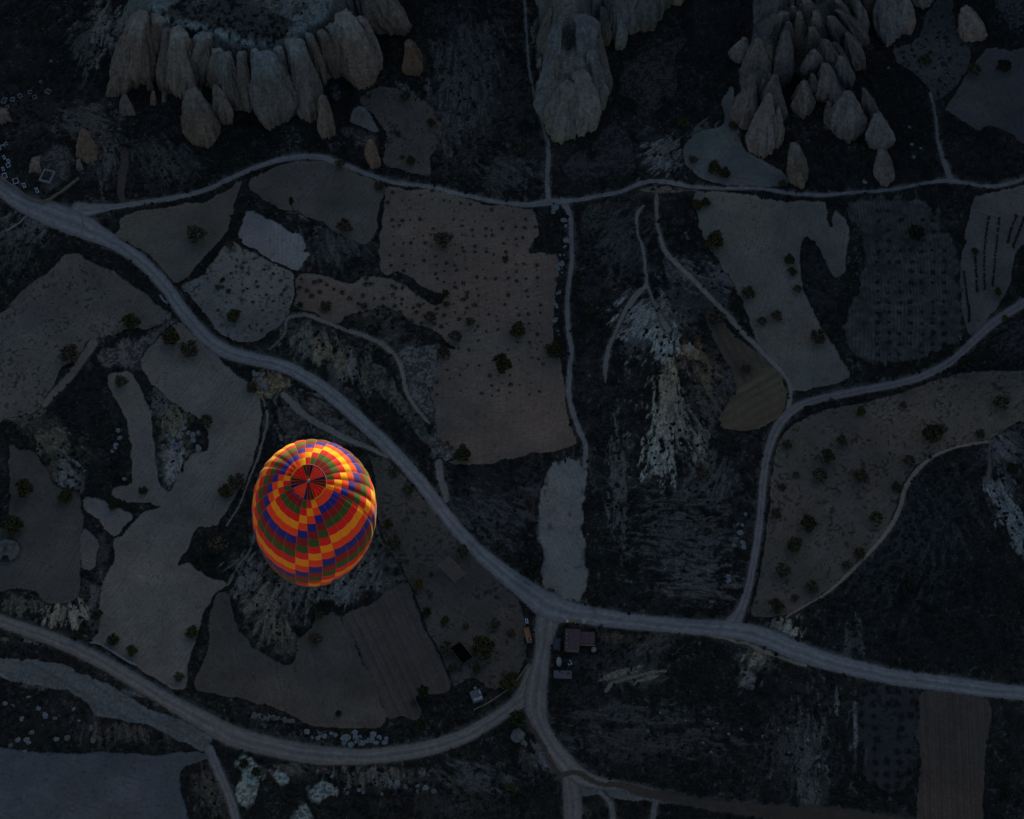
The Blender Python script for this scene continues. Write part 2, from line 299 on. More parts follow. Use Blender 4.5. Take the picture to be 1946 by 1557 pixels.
 ('bare_slope', 'narrow chalky patch right of the larger chalk one', (.27,.33,.35), 'mott', [(510,1456),(525,1460),(554,1483),(545,1496),(525,1485)]),
 ('bare_slope', 'chalky patch below the main lower road', (.26,.32,.34), 'mott', [(562,1492),(590,1497),(620,1478),(645,1508),(625,1520),(605,1527),(580,1508)]),
 ('bare_slope', 'chalky patch at the bottom edge of the view', (.26,.32,.34), 'mott', [(555,1542),(580,1530),(595,1545),(590,1580),(560,1580)]),
 ('bare_slope', 'pale lilac apron of the right-hand track', (.11,.115,.125), 'mott', [(1262,480),(1290,505),(1330,545),(1350,565),(1320,560),(1280,525),(1262,510)]),
 ('bare_slope', 'pale strip of cliff foot left of the middle ridge', (.16,.175,.165), 'mott', [(1015,40),(1030,22),(1042,25),(1035,60),(1035,120),(1030,150),(1018,130),(1010,80)]),
 ('bare_slope', 'small bluish bank under the left cliff', (.14,.16,.18), 'mott', [(622,165),(640,160),(650,175),(645,192),(628,185)]),
 ('bare_slope', 'narrow bluish bank beside the shrubby grey field', (.13,.155,.165), 'mott', [(748,152),(768,160),(785,168),(800,187),(780,178),(758,168)]),
 ('bare_slope', 'square plot beside the red-roofed hut', (.075,.07,.068), 'mott', [(1128,1198),(1160,1196),(1205,1203),(1200,1225),(1160,1222),(1140,1215)]),
]
LINES = [
 ('footpath', 'thin tan path across the eroded knoll to the dirt road', (0.197,0.183,0.176), [(578,596,7),(625,614,7),(661,628,7),(694,639,8),(730,657,9),(758,686,8),(766,714,8),(773,747,7),(791,776,6),(816,804,5)]),
 ('footpath', 'narrow path dropping from the vineyard corner to the dirt road', (0.169,0.163,0.170), [(578,598,6),(556,601,6),(544,609,5),(539,637,4),(511,665,3)]),
 ('footpath', 'pale path curving above the balloon toward the road', (0.176,0.170,0.176), [(539,750,12),(568,779,12),(604,804,12),(658,833,11),(700,850,9),(735,868,6)]),
 ('footpath', 'pale path running up the left side of the middle ridge', (0.155,0.170,0.190), [(995,-20,4),(1000,60,5),(1003,110,5),(1010,160,5),(1020,200,5),(1030,240,5),(1040,272,6)]),
 ('track', 'short track from the ridge path to the upper road', (0.169,0.179,0.203), [(1040,268,7),(1042,300,9),(1039,340,9),(1043,380,10)]),
 ('track', 'long narrow track running down the middle of the valley', (0.169,0.177,0.203), [(1068,380,12),(1083,410,10),(1086,450,9),(1086,500,9),(1080,545,9),(1078,600,9),(1082,640,10),(1086,665,10),(1083,700,10),(1081,740,10),(1088,780,10),(1100,815,10),(1112,845,9),(1112,885,10)]),
 ('track', 'straight pale track slanting down the right of the eroded hill', (0.190,0.183,0.183), [(1247,372,7),(1248,410,7),(1252,440,7),(1263,475,9),(1290,505,10),(1330,545,10),(1370,585,9),(1410,630,9),(1450,670,9),(1480,700,8),(1498,725,8),(1503,750,8),(1496,785,10)]),
 ('footpath', 'faint white path forking on the eroded hill, left arm', (0.183,0.190,0.196), [(1222,392,4),(1210,410,7),(1212,440,4),(1222,475,6),(1226,510,6),(1228,540,7),(1207,563,11),(1186,595,8),(1170,630,6),(1157,660,8),(1152,690,9),(1150,728,4)]),
 ('footpath', 'faint white path forking on the eroded hill, right arm', (0.183,0.190,0.196), [(1228,540,7),(1240,565,6),(1255,600,7),(1268,625,14)]),
 ('footpath', 'tan footpath with a dark bank edging the tree-dotted field', (0.226,0.197,0.183), [(1495,1172,4),(1540,1145,4),(1570,1128,5),(1610,1093,6),(1655,1047,7),(1690,1005,8),(1710,965,8),(1720,930,8),(1740,898,8),(1770,870,6),(1810,852,5),(1850,843,6),(1885,838,4)]),
 ('footpath', 'faint path turning down from the end of the tan footpath', (0.112,0.115,0.122), [(1882,838,6),(1880,870,6),(1880,900,8),(1872,915,10)]),
 ('footpath', 'path dropping from the ring-bush orchard to the upper road', (0.155,0.163,0.183), [(1768,178,6),(1778,220,5),(1783,270,6),(1795,310,10),(1808,345,12)]),
 ('footpath', 'tan goat path across the dark scrub below the road', (0.169,0.170,0.156), [(1152,1313,7),(1165,1298,7),(1200,1287,6),(1240,1277,6),(1265,1275,5)]),
 ('footpath', 'tan eroded verge below the right-hand road', (0.197,0.183,0.163), [(1350,1210,3),(1375,1212,4),(1400,1220,5),(1425,1225,6),(1450,1237,8),(1480,1248,6),(1530,1265,6)]),
 ('footpath', 'dotted pale strip between the left fields', (0.162,0.142,0.142), [(178,652,16),(158,680,15),(140,705,15),(120,730,14),(100,750,13),(85,770,10)]),
 ('footpath', 'pale short stretch below the gravel slope', (0.162,0.160,0.170), [(834,880,14),(836,905,14),(846,935,13),(848,950,9)]),
 ('footpath', 'walled path curving down to the balloon from the ochre bank', (0.183,0.190,0.196), [(498,755,3),(505,775,4),(508,800,5),(500,835,4),(490,870,4),(470,920,3),(455,960,3),(430,1000,3)]),
 ('footpath', 'pale line from the balloon down to the scrubby knoll', (0.141,0.147,0.149), [(500,960,3),(488,1000,4),(475,1045,4),(450,1080,4),(432,1112,4)]),
 ('footpath', 'pale line curving round the right of the balloon', (0.112,0.120,0.122), [(715,1000,4),(722,1025,4),(740,1045,4),(755,1060,3)]),
 ('track', 'grey lane leaving the lower road to the bottom edge', (0.147,0.156,0.176), [(398,1425,18),(412,1460,18),(430,1500,18),(445,1545,18),(470,1650,18)]),
 ('track', 'track fork running down off the bottom edge', (0.147,0.142,0.149), [(1082,1480,26),(1086,1510,34),(1089,1540,37),(1092,1640,40)]),
 ('track', 'slim second branch of the bottom track fork', (0.127,0.136,0.149), [(1140,1505,10),(1155,1520,10),(1164,1545,12),(1170,1640,12)]),
 ('track', 'slim third branch of the bottom track fork', (0.127,0.136,0.149), [(1238,1512,10),(1246,1525,11),(1242,1545,12),(1238,1640,12)]),
 ('dirt_road', 'upper dirt road skirting the foot of the cliffs', (0.166,0.177,0.203), [(150,398,30),(175,398,22),(215,393,12),(290,382,9),(350,372,9),(400,357,9),(440,338,9),(490,317,9),(540,302,10),(600,298,11),(640,308,10),(690,328,8),(750,347,8),(820,356,8),(880,370,8),(940,383,8),(1000,389,9),(1040,384,13),(1090,381,9),(1140,372,8),(1180,364,8),(1225,346,9),(1265,345,9),(1310,354,8),(1370,358,7),(1440,358,7),(1500,367,7),(1560,371,7),(1620,366,6),(1700,360,6),(1760,348,6),(1810,344,9),(1870,354,7),(1915,350,8),(1990,325,9)]),
 ('dirt_road', 'right-hand dirt road sweeping up to the right edge', (0.157,0.156,0.183), [(1390,1190,34),(1408,1160,20),(1424,1110,15),(1437,1040,15),(1446,970,15),(1452,900,16),(1462,850,17),(1480,808,19),(1510,777,17),(1550,760,15),(1620,745,15),(1700,730,15),(1760,712,16),(1810,685,16),(1850,648,16),(1890,612,17),(1946,575,18),(2010,530,18)]),
 ('dirt_road', 'lower dirt road curving up to the junction by the huts', (0.163,0.157,0.170), [(-60,1158,25),(0,1180,25),(60,1200,26),(120,1222,27),(180,1250,28),(240,1283,28),(300,1320,29),(360,1355,32),(410,1382,38),(450,1402,40),(500,1415,38),(560,1428,37),(620,1436,36),(690,1438,30),(760,1431,30),(820,1420,30),(880,1400,28),(930,1372,26),(970,1345,26),(1000,1318,36),(1018,1280,40)]),
 ('dirt_road', 'dirt road from the junction down past the huts', (0.157,0.156,0.170), [(1050,1150,50),(1040,1180,46),(1032,1230,32),(1026,1270,34),(1019,1310,42),(1018,1345,42),(1026,1375,32),(1045,1410,30),(1066,1440,36),(1095,1470,34),(1130,1486,26),(1180,1494,18),(1260,1508,10),(1340,1524,5)]),
 ('dirt_road', 'main dirt road winding diagonally across the valley', (0.176,0.190,0.223), [(-80,290,26),(0,358,28),(50,388,38),(110,412,48),(160,432,44),(220,464,27),(270,498,25),(315,545,25),(350,595,25),(390,640,27),(430,668,27),(480,682,24),(540,697,24),(590,722,25),(640,759,26),(690,804,26),(740,852,26),(790,905,26),(840,970,26),(890,1030,27),(940,1075,30),(1000,1122,40),(1050,1155,50),(1110,1168,38),(1200,1181,31),(1300,1190,30),(1400,1198,34),(1460,1214,36),(1530,1243,36),(1600,1264,33),(1700,1287,30),(1800,1300,30),(1900,1313,29),(2010,1324,28)]),
 ('stream', 'muddy brown rivulet beside the lower track', (.064,.053,.048), [(1001,1368,5),(1012,1385,6),(1029,1409,6),(1045,1440,7),(1062,1472,7)]),
 ('stream', 'muddy brown stream band running off to the lower right', (.064,.053,.048), [(1062,1480,6),(1075,1470,9),(1100,1468,10),(1120,1480,10),(1145,1490,9),(1180,1492,12),(1220,1505,17),(1260,1512,18),(1330,1525,18),(1400,1535,22),(1480,1545,28),(1600,1553,34),(1760,1580,36)]),
]
# tints inside the scrub and fields: px, py, rx, ry, colour, strength
BLOBS = [
 (900,170,110,150,(0.036,0.037,0.039),.75),(850,80,60,80,(0.017,0.018,0.020),.5),(990,300,60,60,(0.032,0.033,0.035),.7),
 (760,450,0,0,(0,0,0),0),(645,470,70,45,(0.032,0.035,0.038),.8),(612,405,60,18,(0.038,0.038,0.042),.5),
 (610,665,22,16,(0.143,0.127,0.094),.75),(655,690,25,35,(0.104,0.095,0.081),.6),(640,720,18,25,(0.099,0.110,0.132),.5),(575,640,40,30,(0.071,0.078,0.084),.55),
 (700,600,50,16,(0.038,0.035,0.034),.8),(745,633,20,22,(0.095,0.085,0.084),.5),
 (930,960,90,90,(0.020,0.021,0.023),.9),(1010,920,30,80,(0.042,0.038,0.041),.6),
 (1120,500,40,80,(0.028,0.029,0.034),.6),(1190,450,60,60,(0.020,0.020,0.022),.7),(1345,560,45,60,(0.067,0.074,0.085),.6),(1300,560,60,40,(0.035,0.041,0.046),.7),
 (1240,600,55,45,(0.081,0.090,0.100),.6),(1215,640,35,30,(0.121,0.132,0.143),.45),(1275,750,18,70,(0.209,0.171,0.105),.6),(1265,800,14,45,(0.220,0.182,0.121),.5),
 (1355,720,45,80,(0.042,0.038,0.036),.75),(1330,690,35,30,(0.056,0.045,0.034),.55),(1310,665,26,20,(0.142,0.090,0.052),.7),(1400,700,25,60,(0.035,0.038,0.042),.5),
 (1185,570,30,40,(0.028,0.029,0.032),.5),(1340,930,60,60,(0.032,0.034,0.036),.8),
 (60,200,60,40,(0.035,0.035,0.038),.5),(150,130,100,80,(0.009,0.011,0.012),.8),(180,60,30,60,(0.038,0.040,0.042),.6),(205,45,12,40,(0.110,0.116,0.121),.6),
 (165,240,60,50,(0.042,0.042,0.045),.55),(190,300,25,80,(0.042,0.043,0.048),.6),(300,320,70,50,(0.027,0.029,0.031),.7),(330,260,50,40,(0.017,0.019,0.020),.5),
 (30,440,60,50,(0.017,0.021,0.022),.7),(75,425,30,14,(0.110,0.121,0.132),.6),(60,500,70,60,(0.013,0.017,0.018),.7),
 (130,760,60,60,(0.011,0.014,0.017),.9),(165,870,60,50,(0.011,0.014,0.015),.9),(60,800,40,25,(0.045,0.042,0.036),.7),(105,870,25,50,(0.081,0.081,0.071),.7),(140,920,20,25,(0.110,0.121,0.138),.6),
 (170,870,28,14,(0.049,0.045,0.042),.5),(330,800,30,60,(0.095,0.087,0.067),.7),(330,880,22,45,(0.143,0.160,0.171),.6),(310,765,22,40,(0.042,0.048,0.050),.6),
 (265,690,60,14,(0.085,0.087,0.095),.6),(195,1060,14,50,(0.067,0.068,0.068),.6),(175,1120,22,30,(0.042,0.043,0.045),.6),(40,1150,45,18,(0.071,0.069,0.065),.5),(185,1185,14,20,(0.110,0.121,0.127),.6),
 (500,1130,50,40,(0.090,0.085,0.081),.75),(520,1190,40,45,(0.076,0.068,0.059),.8),(470,1090,35,40,(0.062,0.067,0.072),.6),(600,1110,70,45,(0.038,0.043,0.048),.6),(540,1150,20,60,(0.019,0.019,0.022),.5),(645,1120,40,30,(0.081,0.090,0.100),.7),
 (620,1180,25,16,(0.143,0.149,0.154),.7),(715,1090,25,50,(0.042,0.045,0.049),.6),(700,1110,60,16,(0.110,0.116,0.121),.5),
 (560,1050,60,60,(0.017,0.019,0.022),.5),(700,1060,30,40,(0.081,0.090,0.095),.5),
 (415,1050,40,40,(0.012,0.015,0.014),.9),(400,1240,12,50,(0.032,0.030,0.025),.6),
 (60,1380,90,40,(0.017,0.018,0.018),.7),(200,1390,60,30,(0.035,0.032,0.031),.6),(255,1400,60,20,(0.015,0.014,0.014),.6),(400,1500,40,60,(0.035,0.032,0.031),.8),(90,1215,90,16,(0.028,0.029,0.031),.6),
 (560,1470,80,20,(0.035,0.034,0.034),.6),(720,1480,90,22,(0.043,0.042,0.042),.8),(700,1540,90,30,(0.020,0.020,0.020),.6),(900,1500,80,50,(0.027,0.029,0.031),.7),(860,1530,60,20,(0.035,0.038,0.038),.5),
 (930,1340,60,24,(0.028,0.031,0.031),.6),(960,1250,30,30,(0.038,0.035,0.034),.5),
 (1180,1260,80,40,(0.035,0.038,0.041),.7),(1215,1290,50,16,(0.090,0.095,0.090),.45),(1440,1250,22,30,(0.095,0.095,0.085),.6),(1420,1290,16,20,(0.110,0.116,0.127),.6),(1130,1330,60,40,(0.028,0.032,0.035),.6),
 (1240,1400,150,40,(0.019,0.019,0.021),.7),(1190,1420,60,25,(0.038,0.039,0.041),.6),(1520,1430,60,110,(0.029,0.032,0.035),.8),(1540,1500,24,60,(0.062,0.067,0.072),.6),(1500,1400,90,90,(0.019,0.021,0.023),.5),
 (1625,1390,4,60,(0.105,0.110,0.127),.8),(1660,1400,60,60,(0.020,0.020,0.023),.6),(1800,1230,140,40,(0.009,0.011,0.013),.7),(1650,1180,80,60,(0.015,0.019,0.021),.8),(1700,1000,70,60,(0.017,0.020,0.024),.8),(1780,980,60,80,(0.011,0.014,0.018),.6),
 (1780,1100,140,90,(0.009,0.012,0.014),.7),(1910,860,50,50,(0.038,0.043,0.049),.6),(1930,840,30,30,(0.076,0.084,0.095),.5),(1905,640,60,40,(0.014,0.014,0.017),.7),(1920,700,40,20,(0.011,0.012,0.014),.6),
 (1575,640,30,60,(0.019,0.021,0.023),.6),(1560,540,28,60,(0.025,0.028,0.032),.7),(1720,250,60,80,(0.008,0.010,0.011),.8),(1740,350,90,20,(0.011,0.013,0.014),.6),(1860,300,60,40,(0.015,0.018,0.020),.6),(1560,320,50,40,(0.015,0.019,0.021),.6),(1620,330,50,30,(0.011,0.013,0.014),.5),
 (1380,60,60,70,(0.012,0.014,0.018),.7),(1230,300,30,60,(0.032,0.034,0.038),.6),(1265,365,60,16,(0.045,0.043,0.042),.5),(1130,360,60,20,(0.014,0.017,0.018),.6),
 (1140,770,60,60,(0.019,0.020,0.022),.6),(1180,900,20,60,(0.038,0.042,0.045),.5),(1110,720,20,60,(0.032,0.033,0.035),.5),
 (1790,420,16,30,(0.035,0.038,0.042),.6),(1420,1010,20,40,(0.032,0.035,0.038),.5),
]
# eroded ground: px, py, rx, ry, streak direction in the picture (degrees from down toward right), light soil, strength, relief
EROD = [
 (1222,610,50,48,-38,(.17,.19,.205),.95,.8),(1258,600,22,50,20,(.15,.165,.18),.6,.5),(1262,655,34,52,-18,(.20,.225,.235),1.0,.8),(1270,745,30,62,4,(.205,.185,.145),1.0,.7),(1262,800,28,60,-4,(.205,.21,.19),1.0,.7),
 (1252,870,32,58,-8,(.215,.235,.225),1.05,.7),(1290,800,22,60,10,(.18,.19,.18),.8,.6),(1328,840,22,46,30,(.17,.18,.165),.85,.6),(1350,780,34,60,24,(.075,.072,.068),.8,.6),(1390,720,26,50,20,(.062,.064,.066),.7,.5),(1340,710,32,40,30,(.12,.095,.07),.7,.6),
 (1300,520,46,26,60,(.10,.115,.135),.75,.4),(1370,525,34,34,70,(.085,.10,.12),.7,.4),(1188,470,60,70,-50,(.036,.038,.044),.8,.4),
 (470,1090,36,40,-30,(.085,.092,.10),.9,.8),(500,1140,44,44,-35,(.11,.105,.10),.9,1.0),(520,1195,40,40,-8,(.105,.095,.082),1.0,.9),(560,1130,26,60,-20,(.075,.08,.088),.8,.9),(600,1110,40,46,-12,(.075,.085,.095),.85,.9),(650,1115,34,40,-30,(.10,.115,.13),.85,.8),(700,1085,24,44,-30,(.085,.095,.10),.8,.6),(560,1220,24,30,10,(.07,.066,.06),.7,.6),
 (590,650,46,36,-6,(.10,.11,.10),.85,.8),(612,668,20,26,8,(.155,.14,.105),.8,.6),(650,690,20,40,-8,(.125,.115,.10),.85,.7),(672,700,10,40,-6,(.12,.13,.15),.7,.5),(700,715,20,40,28,(.09,.10,.095),.8,.5),(720,590,70,16,-70,(.07,.066,.064),.7,.4),(745,655,60,24,-70,(.055,.056,.06),.7,.4),
 (600,775,56,26,60,(.13,.12,.115),.8,.6),(560,800,40,50,20,(.10,.105,.108),.7,.5),(660,830,46,24,55,(.11,.11,.115),.6,.4),(640,790,30,20,55,(.05,.05,.05),.5,.5),(790,700,30,40,60,(.12,.125,.135),.6,.4),(790,750,24,44,40,(.11,.115,.125),.6,.4),
 (110,1170,34,26,-12,(.17,.155,.135),.95,.8),(150,1170,26,28,14,(.20,.185,.17),1.0,.8),(40,1150,44,20,0,(.09,.09,.085),.7,.5),(180,1130,20,30,0,(.085,.085,.088),.7,.5),
 (100,840,44,30,35,(.10,.095,.075),.8,.6),(130,900,26,34,30,(.12,.13,.145),.85,.6),(45,790,40,20,-60,(.09,.09,.08),.7,.4),(330,800,28,36,10,(.13,.118,.088),.7,.5),(330,880,20,44,-12,(.15,.165,.175),.9,.6),(305,760,20,44,-30,(.075,.085,.09),.8,.4),
 (1905,850,34,30,40,(.11,.115,.135),.85,.5),(1925,900,24,50,20,(.07,.075,.085),.7,.5),(1890,925,18,30,20,(.13,.155,.175),.95,.5),(1912,965,22,46,36,(.13,.155,.175),.95,.5),(1935,1010,22,44,20,(.12,.145,.165),.9,.5),
 (190,50,18,60,-35,(.13,.135,.135),.9,.7),(225,60,14,50,-40,(.12,.125,.125),.8,.6),(160,90,30,60,-35,(.055,.06,.062),.8,.4),(170,235,60,44,70,(.075,.076,.078),.8,.4),(205,300,22,60,12,(.075,.077,.082),.85,.4),(320,300,60,44,35,(.045,.05,.052),.8,.4),
 (1248,300,34,34,-48,(.13,.14,.155),.85,.7),(1275,290,30,34,-50,(.10,.105,.115),.8,.6),(1262,362,50,7,80,(.15,.135,.12),.8,.3),(1340,245,26,20,-40,(.10,.11,.12),.6,.4),
 (1498,1200,28,24,-14,(.20,.205,.19),1.0,.8),(1475,1190,20,14,0,(.12,.115,.115),.7,.4),(1440,1245,20,30,-20,(.15,.145,.12),.9,.5),(1425,1290,18,20,-30,(.12,.125,.14),.8,.4),(1200,1285,60,14,-72,(.13,.13,.115),.75,.3),(1240,1225,60,30,-70,(.05,.055,.055),.8,.3),
 (870,180,60,120,-4,(.060,.063,.068),.85,.3),(910,110,50,90,10,(.052,.055,.060),.8,.3),(960,330,60,50,55,(.052,.055,.060),.8,.3),(930,980,90,60,60,(.048,.052,.058),.8,.3),(1175,920,22,120,2,(.085,.092,.095),.8,.3),
 (1290,1010,110,90,86,(.062,.068,.074),.75,.25),(1350,910,50,50,-25,(.062,.066,.072),.8,.3),(1330,1110,90,34,86,(.070,.075,.082),.75,.25),(1170,450,40,60,-45,(.05,.052,.058),.7,.3),(1100,900,30,60,0,(.05,.052,.055),.6,.3),
 (1200,1360,150,24,84,(.045,.048,.052),.75,.25),(1250,1410,170,26,80,(.045,.047,.052),.75,.25),(1540,1440,34,110,0,(.065,.072,.078),.85,.25),(1490,1420,50,60,0,(.046,.05,.054),.7,.25),(1626,1390,5,70,0,(.12,.13,.145),.9,.1),(1590,1330,4,30,0,(.09,.10,.115),.8,.1),(1690,1400,60,100,0,(.046,.048,.054),.9,.15),(1720,480,60,90,3,(.07,.074,.078),.4,.1),
 (1620,1220,24,50,0,(.05,.058,.066),.7,.2),(1700,1060,120,110,-30,(.030,.036,.044),.6,.3),(1770,980,90,90,20,(.028,.034,.042),.6,.3),(1920,650,50,50,-60,(.035,.036,.042),.7,.3),
 (640,465,70,40,20,(.055,.062,.068),.75,.25),(600,405,60,18,65,(.075,.075,.080),.7,.3),(60,430,60,34,-50,(.10,.11,.115),.6,.4),(30,480,50,60,-20,(.05,.058,.06),.6,.4),
 (720,1478,90,22,10,(.095,.092,.090),.85,.4),(560,1460,60,12,70,(.085,.085,.086),.7,.4),(900,1480,70,30,60,(.065,.072,.082),.7,.3),(1030,1430,20,40,25,(.09,.10,.11),.7,.3),(1000,1450,20,30,0,(.05,.055,.058),.6,.4),
 (240,1395,90,22,0,(.060,.056,.054),.8,.5),(60,1300,40,10,80,(.10,.12,.135),.5,.2),(400,1500,30,60,10,(.060,.056,.054),.8,.4),(240,1320,90,8,62,(.10,.11,.12),.8,.4),(80,1215,90,8,72,(.09,.105,.115),.8,.4),(340,1370,60,8,62,(.08,.085,.09),.7,.4),
]
NL = 1
lab = np.zeros((RH, RW), np.uint8); across = np.zeros((RH, RW), np.float32); meta = [('ground', 'dark valley floor of scrub and stones between the fields', None, 'scrub', 0)]
for nm, ds, c, sty, pts in AREAS:
    r = raster(pts)
    if r is None: continue
    y0, y1, x0, x1, m = r; lab[y0:y1, x0:x1][m] = NL; meta.append((nm, ds, c, sty, 1)); NL += 1
for nm, ds, c, pts in LINES:
    y0, y1, x0, x1, m, uu = rline(pts); lab[y0:y1, x0:x1][m] = NL; across[y0:y1, x0:x1][m] = uu[m]; meta.append((nm, ds, c, 'road' if ('road' in nm or nm == 'track') else 'plain', 2)); NL += 1

STEP = .27
GX0, GX1, GY0, GY1 = -196., 196., -150., 190.
xs = np.arange(GX0, GX1, STEP); ys = np.arange(GY0, GY1, STEP)
X, Y = np.meshgrid(xs, ys); NY, NX = X.shape
# massifs: plateau outlines given at their own height
MASS = [
 (24, [(255,-90),(262,10),(290,42),(330,52),(350,66),(395,66),(420,85),(450,92),(480,95),(500,112),(530,88),(560,76),(590,62),(640,42),(650,28),(642,10),(660,-90)], 6),
 (22, [(1045,-90),(1050,40),(1056,85),(1068,108),(1085,114),(1102,104),(1110,80),(1112,40),(1118,-90)], 5),
 (14, [(1470,-90),(1455,30),(1425,100),(1432,140),(1448,150),(1470,110),(1492,50),(1512,30),(1530,85),(1555,110),(1585,135),(1608,170),(1622,178),(1608,130),(1592,88),(1580,50),(1590,20),(1650,-90)], 6),
]
Z = (fbm(X, Y, 60, 21, 3)-.5)*1.6
def world_mask(pts):
    P = (np.array(pts)-[GX0, GY0])/STEP
    r = raster(P, (NY, NX), 0, sm=False); M = np.zeros((NY, NX), np.float32)
    y0, y1, x0, x1, m = r; M[y0:y1, x0:x1] = m; return M
def boxblur(A, r):
    for ax in (0, 1):
        P = np.concatenate([np.repeat(A.take([0], ax), r+1, ax), A, np.repeat(A.take([-1], ax), r, ax)], ax)
        C = np.cumsum(P, ax, dtype=np.float64); n = A.shape[ax]
        A = ((C.take(range(2*r+1, 2*r+1+n), ax)-C.take(range(0, n), ax))/(2*r+1)).astype(np.float32)
    return A
MH = np.zeros_like(Z, dtype=np.float32); rockm = np.zeros((NY, NX), bool)
for h, pts, br in MASS:
    P = Upts(smooth(pts, True, 4), h)
    M = world_mask(P); M = boxblur(boxblur(M, br*3), br*3)
    M = sstep(.05, .95, M)*h
    rockm |= (M > .5)
    MH = np.maximum(MH, M)
Z = Z + MH*(1+.0*X) + np.where(MH > 5, (fbm(X, Y, 14, 33, 4)-.5)*4, 0)
# low natural mounds: px,py, radius m, height m
for px, py, rm, hm in [(1265,640,17,4.5),(1250,800,13,3.5),(600,660,14,3),(520,1160,14,3),(610,1110,16,3),(160,255,16,2.5),(105,310,11,2),(1230,1280,14,2),(1860,940,15,2.5),(1500,1190,6,1.5)]:
    q = U(px, py); Z += hm*np.exp(-((X-q[0])**2+(Y-q[1])**2)/(rm*rm*.7))
PX, PY = project(X, Y, Z)
wx = (fbm(X, Y, 3.0, 51, 3)-.5)*9; wy = (fbm(X, Y, 3.0, 61, 3)-.5)*9
def label_at(px, py, kx=1.0):
    i = np.clip((py+MG).astype(int), 0, RH-1); j = np.clip((px+MG).astype(int), 0, RW-1); return lab[i, j]
L0 = label_at(PX, PY)
L1 = label_at(PX+wx, PY+wy)
kinds = np.array([m[4] for m in meta]); 
wroad = (fbm(X, Y, 2.0, 71, 3)-.5)*2.4
LR = label_at(PX+wroad, PY-wroad)
L = np.where(kinds[LR] == 2, LR, np.where(kinds[L1] == 2, 0, L1)).astype(np.int32)
bareid = np.array([1 if m[0] == 'bare_slope' or m[3] in ('mott',) or (m[1] or '').startswith(('dark stubble', 'contour', 'grey upright', 'pale bare', 'overgrown plot')) else 0 for m in meta])
L2 = label_at(PX+(fbm(X*1.3, Y*.6, 1.6, 53, 3)-.5)*20, PY+(fbm(X*1.6, Y*.35, 1.7, 63, 3)-.5)*30)
L = np.where((bareid[L2] == 1) & (kinds[L] != 2), L2, np.where((bareid[L] == 1) & (bareid[L2] == 0), 0, L))
L[(MH > 1.5) & (kinds[L] == 2)] = 0
L[(MH > 1.5)] = 0
# ---- colours
n1 = fbm(X, Y, 26, 101, 4); n2 = fbm(X, Y, 5, 111, 4); n3 = vn(X, Y, .55, 121); n4 = fbm(X, Y, 1.4, 131, 3); n5 = vn(X, Y, .8, 141)
C = np.zeros((NY, NX, 3), np.float32)
sc = .72+.9*(n2-.35)+.5*(n4-.5)
C[:] = np.array(SCRUB)*.98
fleck = sstep(.70, .86, n3*.6+n5*.5)*sstep(.35, .6, n2); C += fleck[..., None]*np.array([.030, .036, .038])
C *= np.clip(sc*1.1, .4, 2)[..., None]
C *= (.55+.95*fbm(X, Y, 17, 811, 3))[..., None]; st1 = fbm(X*1.5+.4*Y, Y*.35, 2.4, 821, 3); C *= (.55+.95*st1)[..., None]
C[..., 0] *= .85+.4*n1; C[..., 1] *= 1.05-.1*n1
for px, py, rx, ry, col, s in BLOBS:
    if rx == 0: continue
    q0 = U(px-rx*2.3, py+ry*2.3); q1 = U(px+rx*2.3, py-ry*2.3)
    i0 = max(int((q0[1]-GY0-6)/STEP), 0); i1 = min(int((q1[1]-GY0+6)/STEP), NY); j0 = max(int((q0[0]-GX0-6)/STEP), 0); j1 = min(int((q1[0]-GX0+6)/STEP), NX)
    if i1 <= i0 or j1 <= j0: continue
    sl_ = (slice(i0, i1), slice(j0, j1))
    d = ((PX[sl_]-px)/rx)**2 + ((PY[sl_]-py)/ry)**2
    e = np.exp(-d*.9)*1.3 + (n2[sl_]-.5)*1.4 + (n4[sl_]-.5)*.9
    wgt = sstep(.25, .75, e)*s*np.exp(-d*.35)
    C[sl_] = C[sl_]*(1-wgt[..., None]) + np.array(col)*wgt[..., None]*(.75+.5*n4[sl_][..., None])
HE = np.zeros_like(Z)
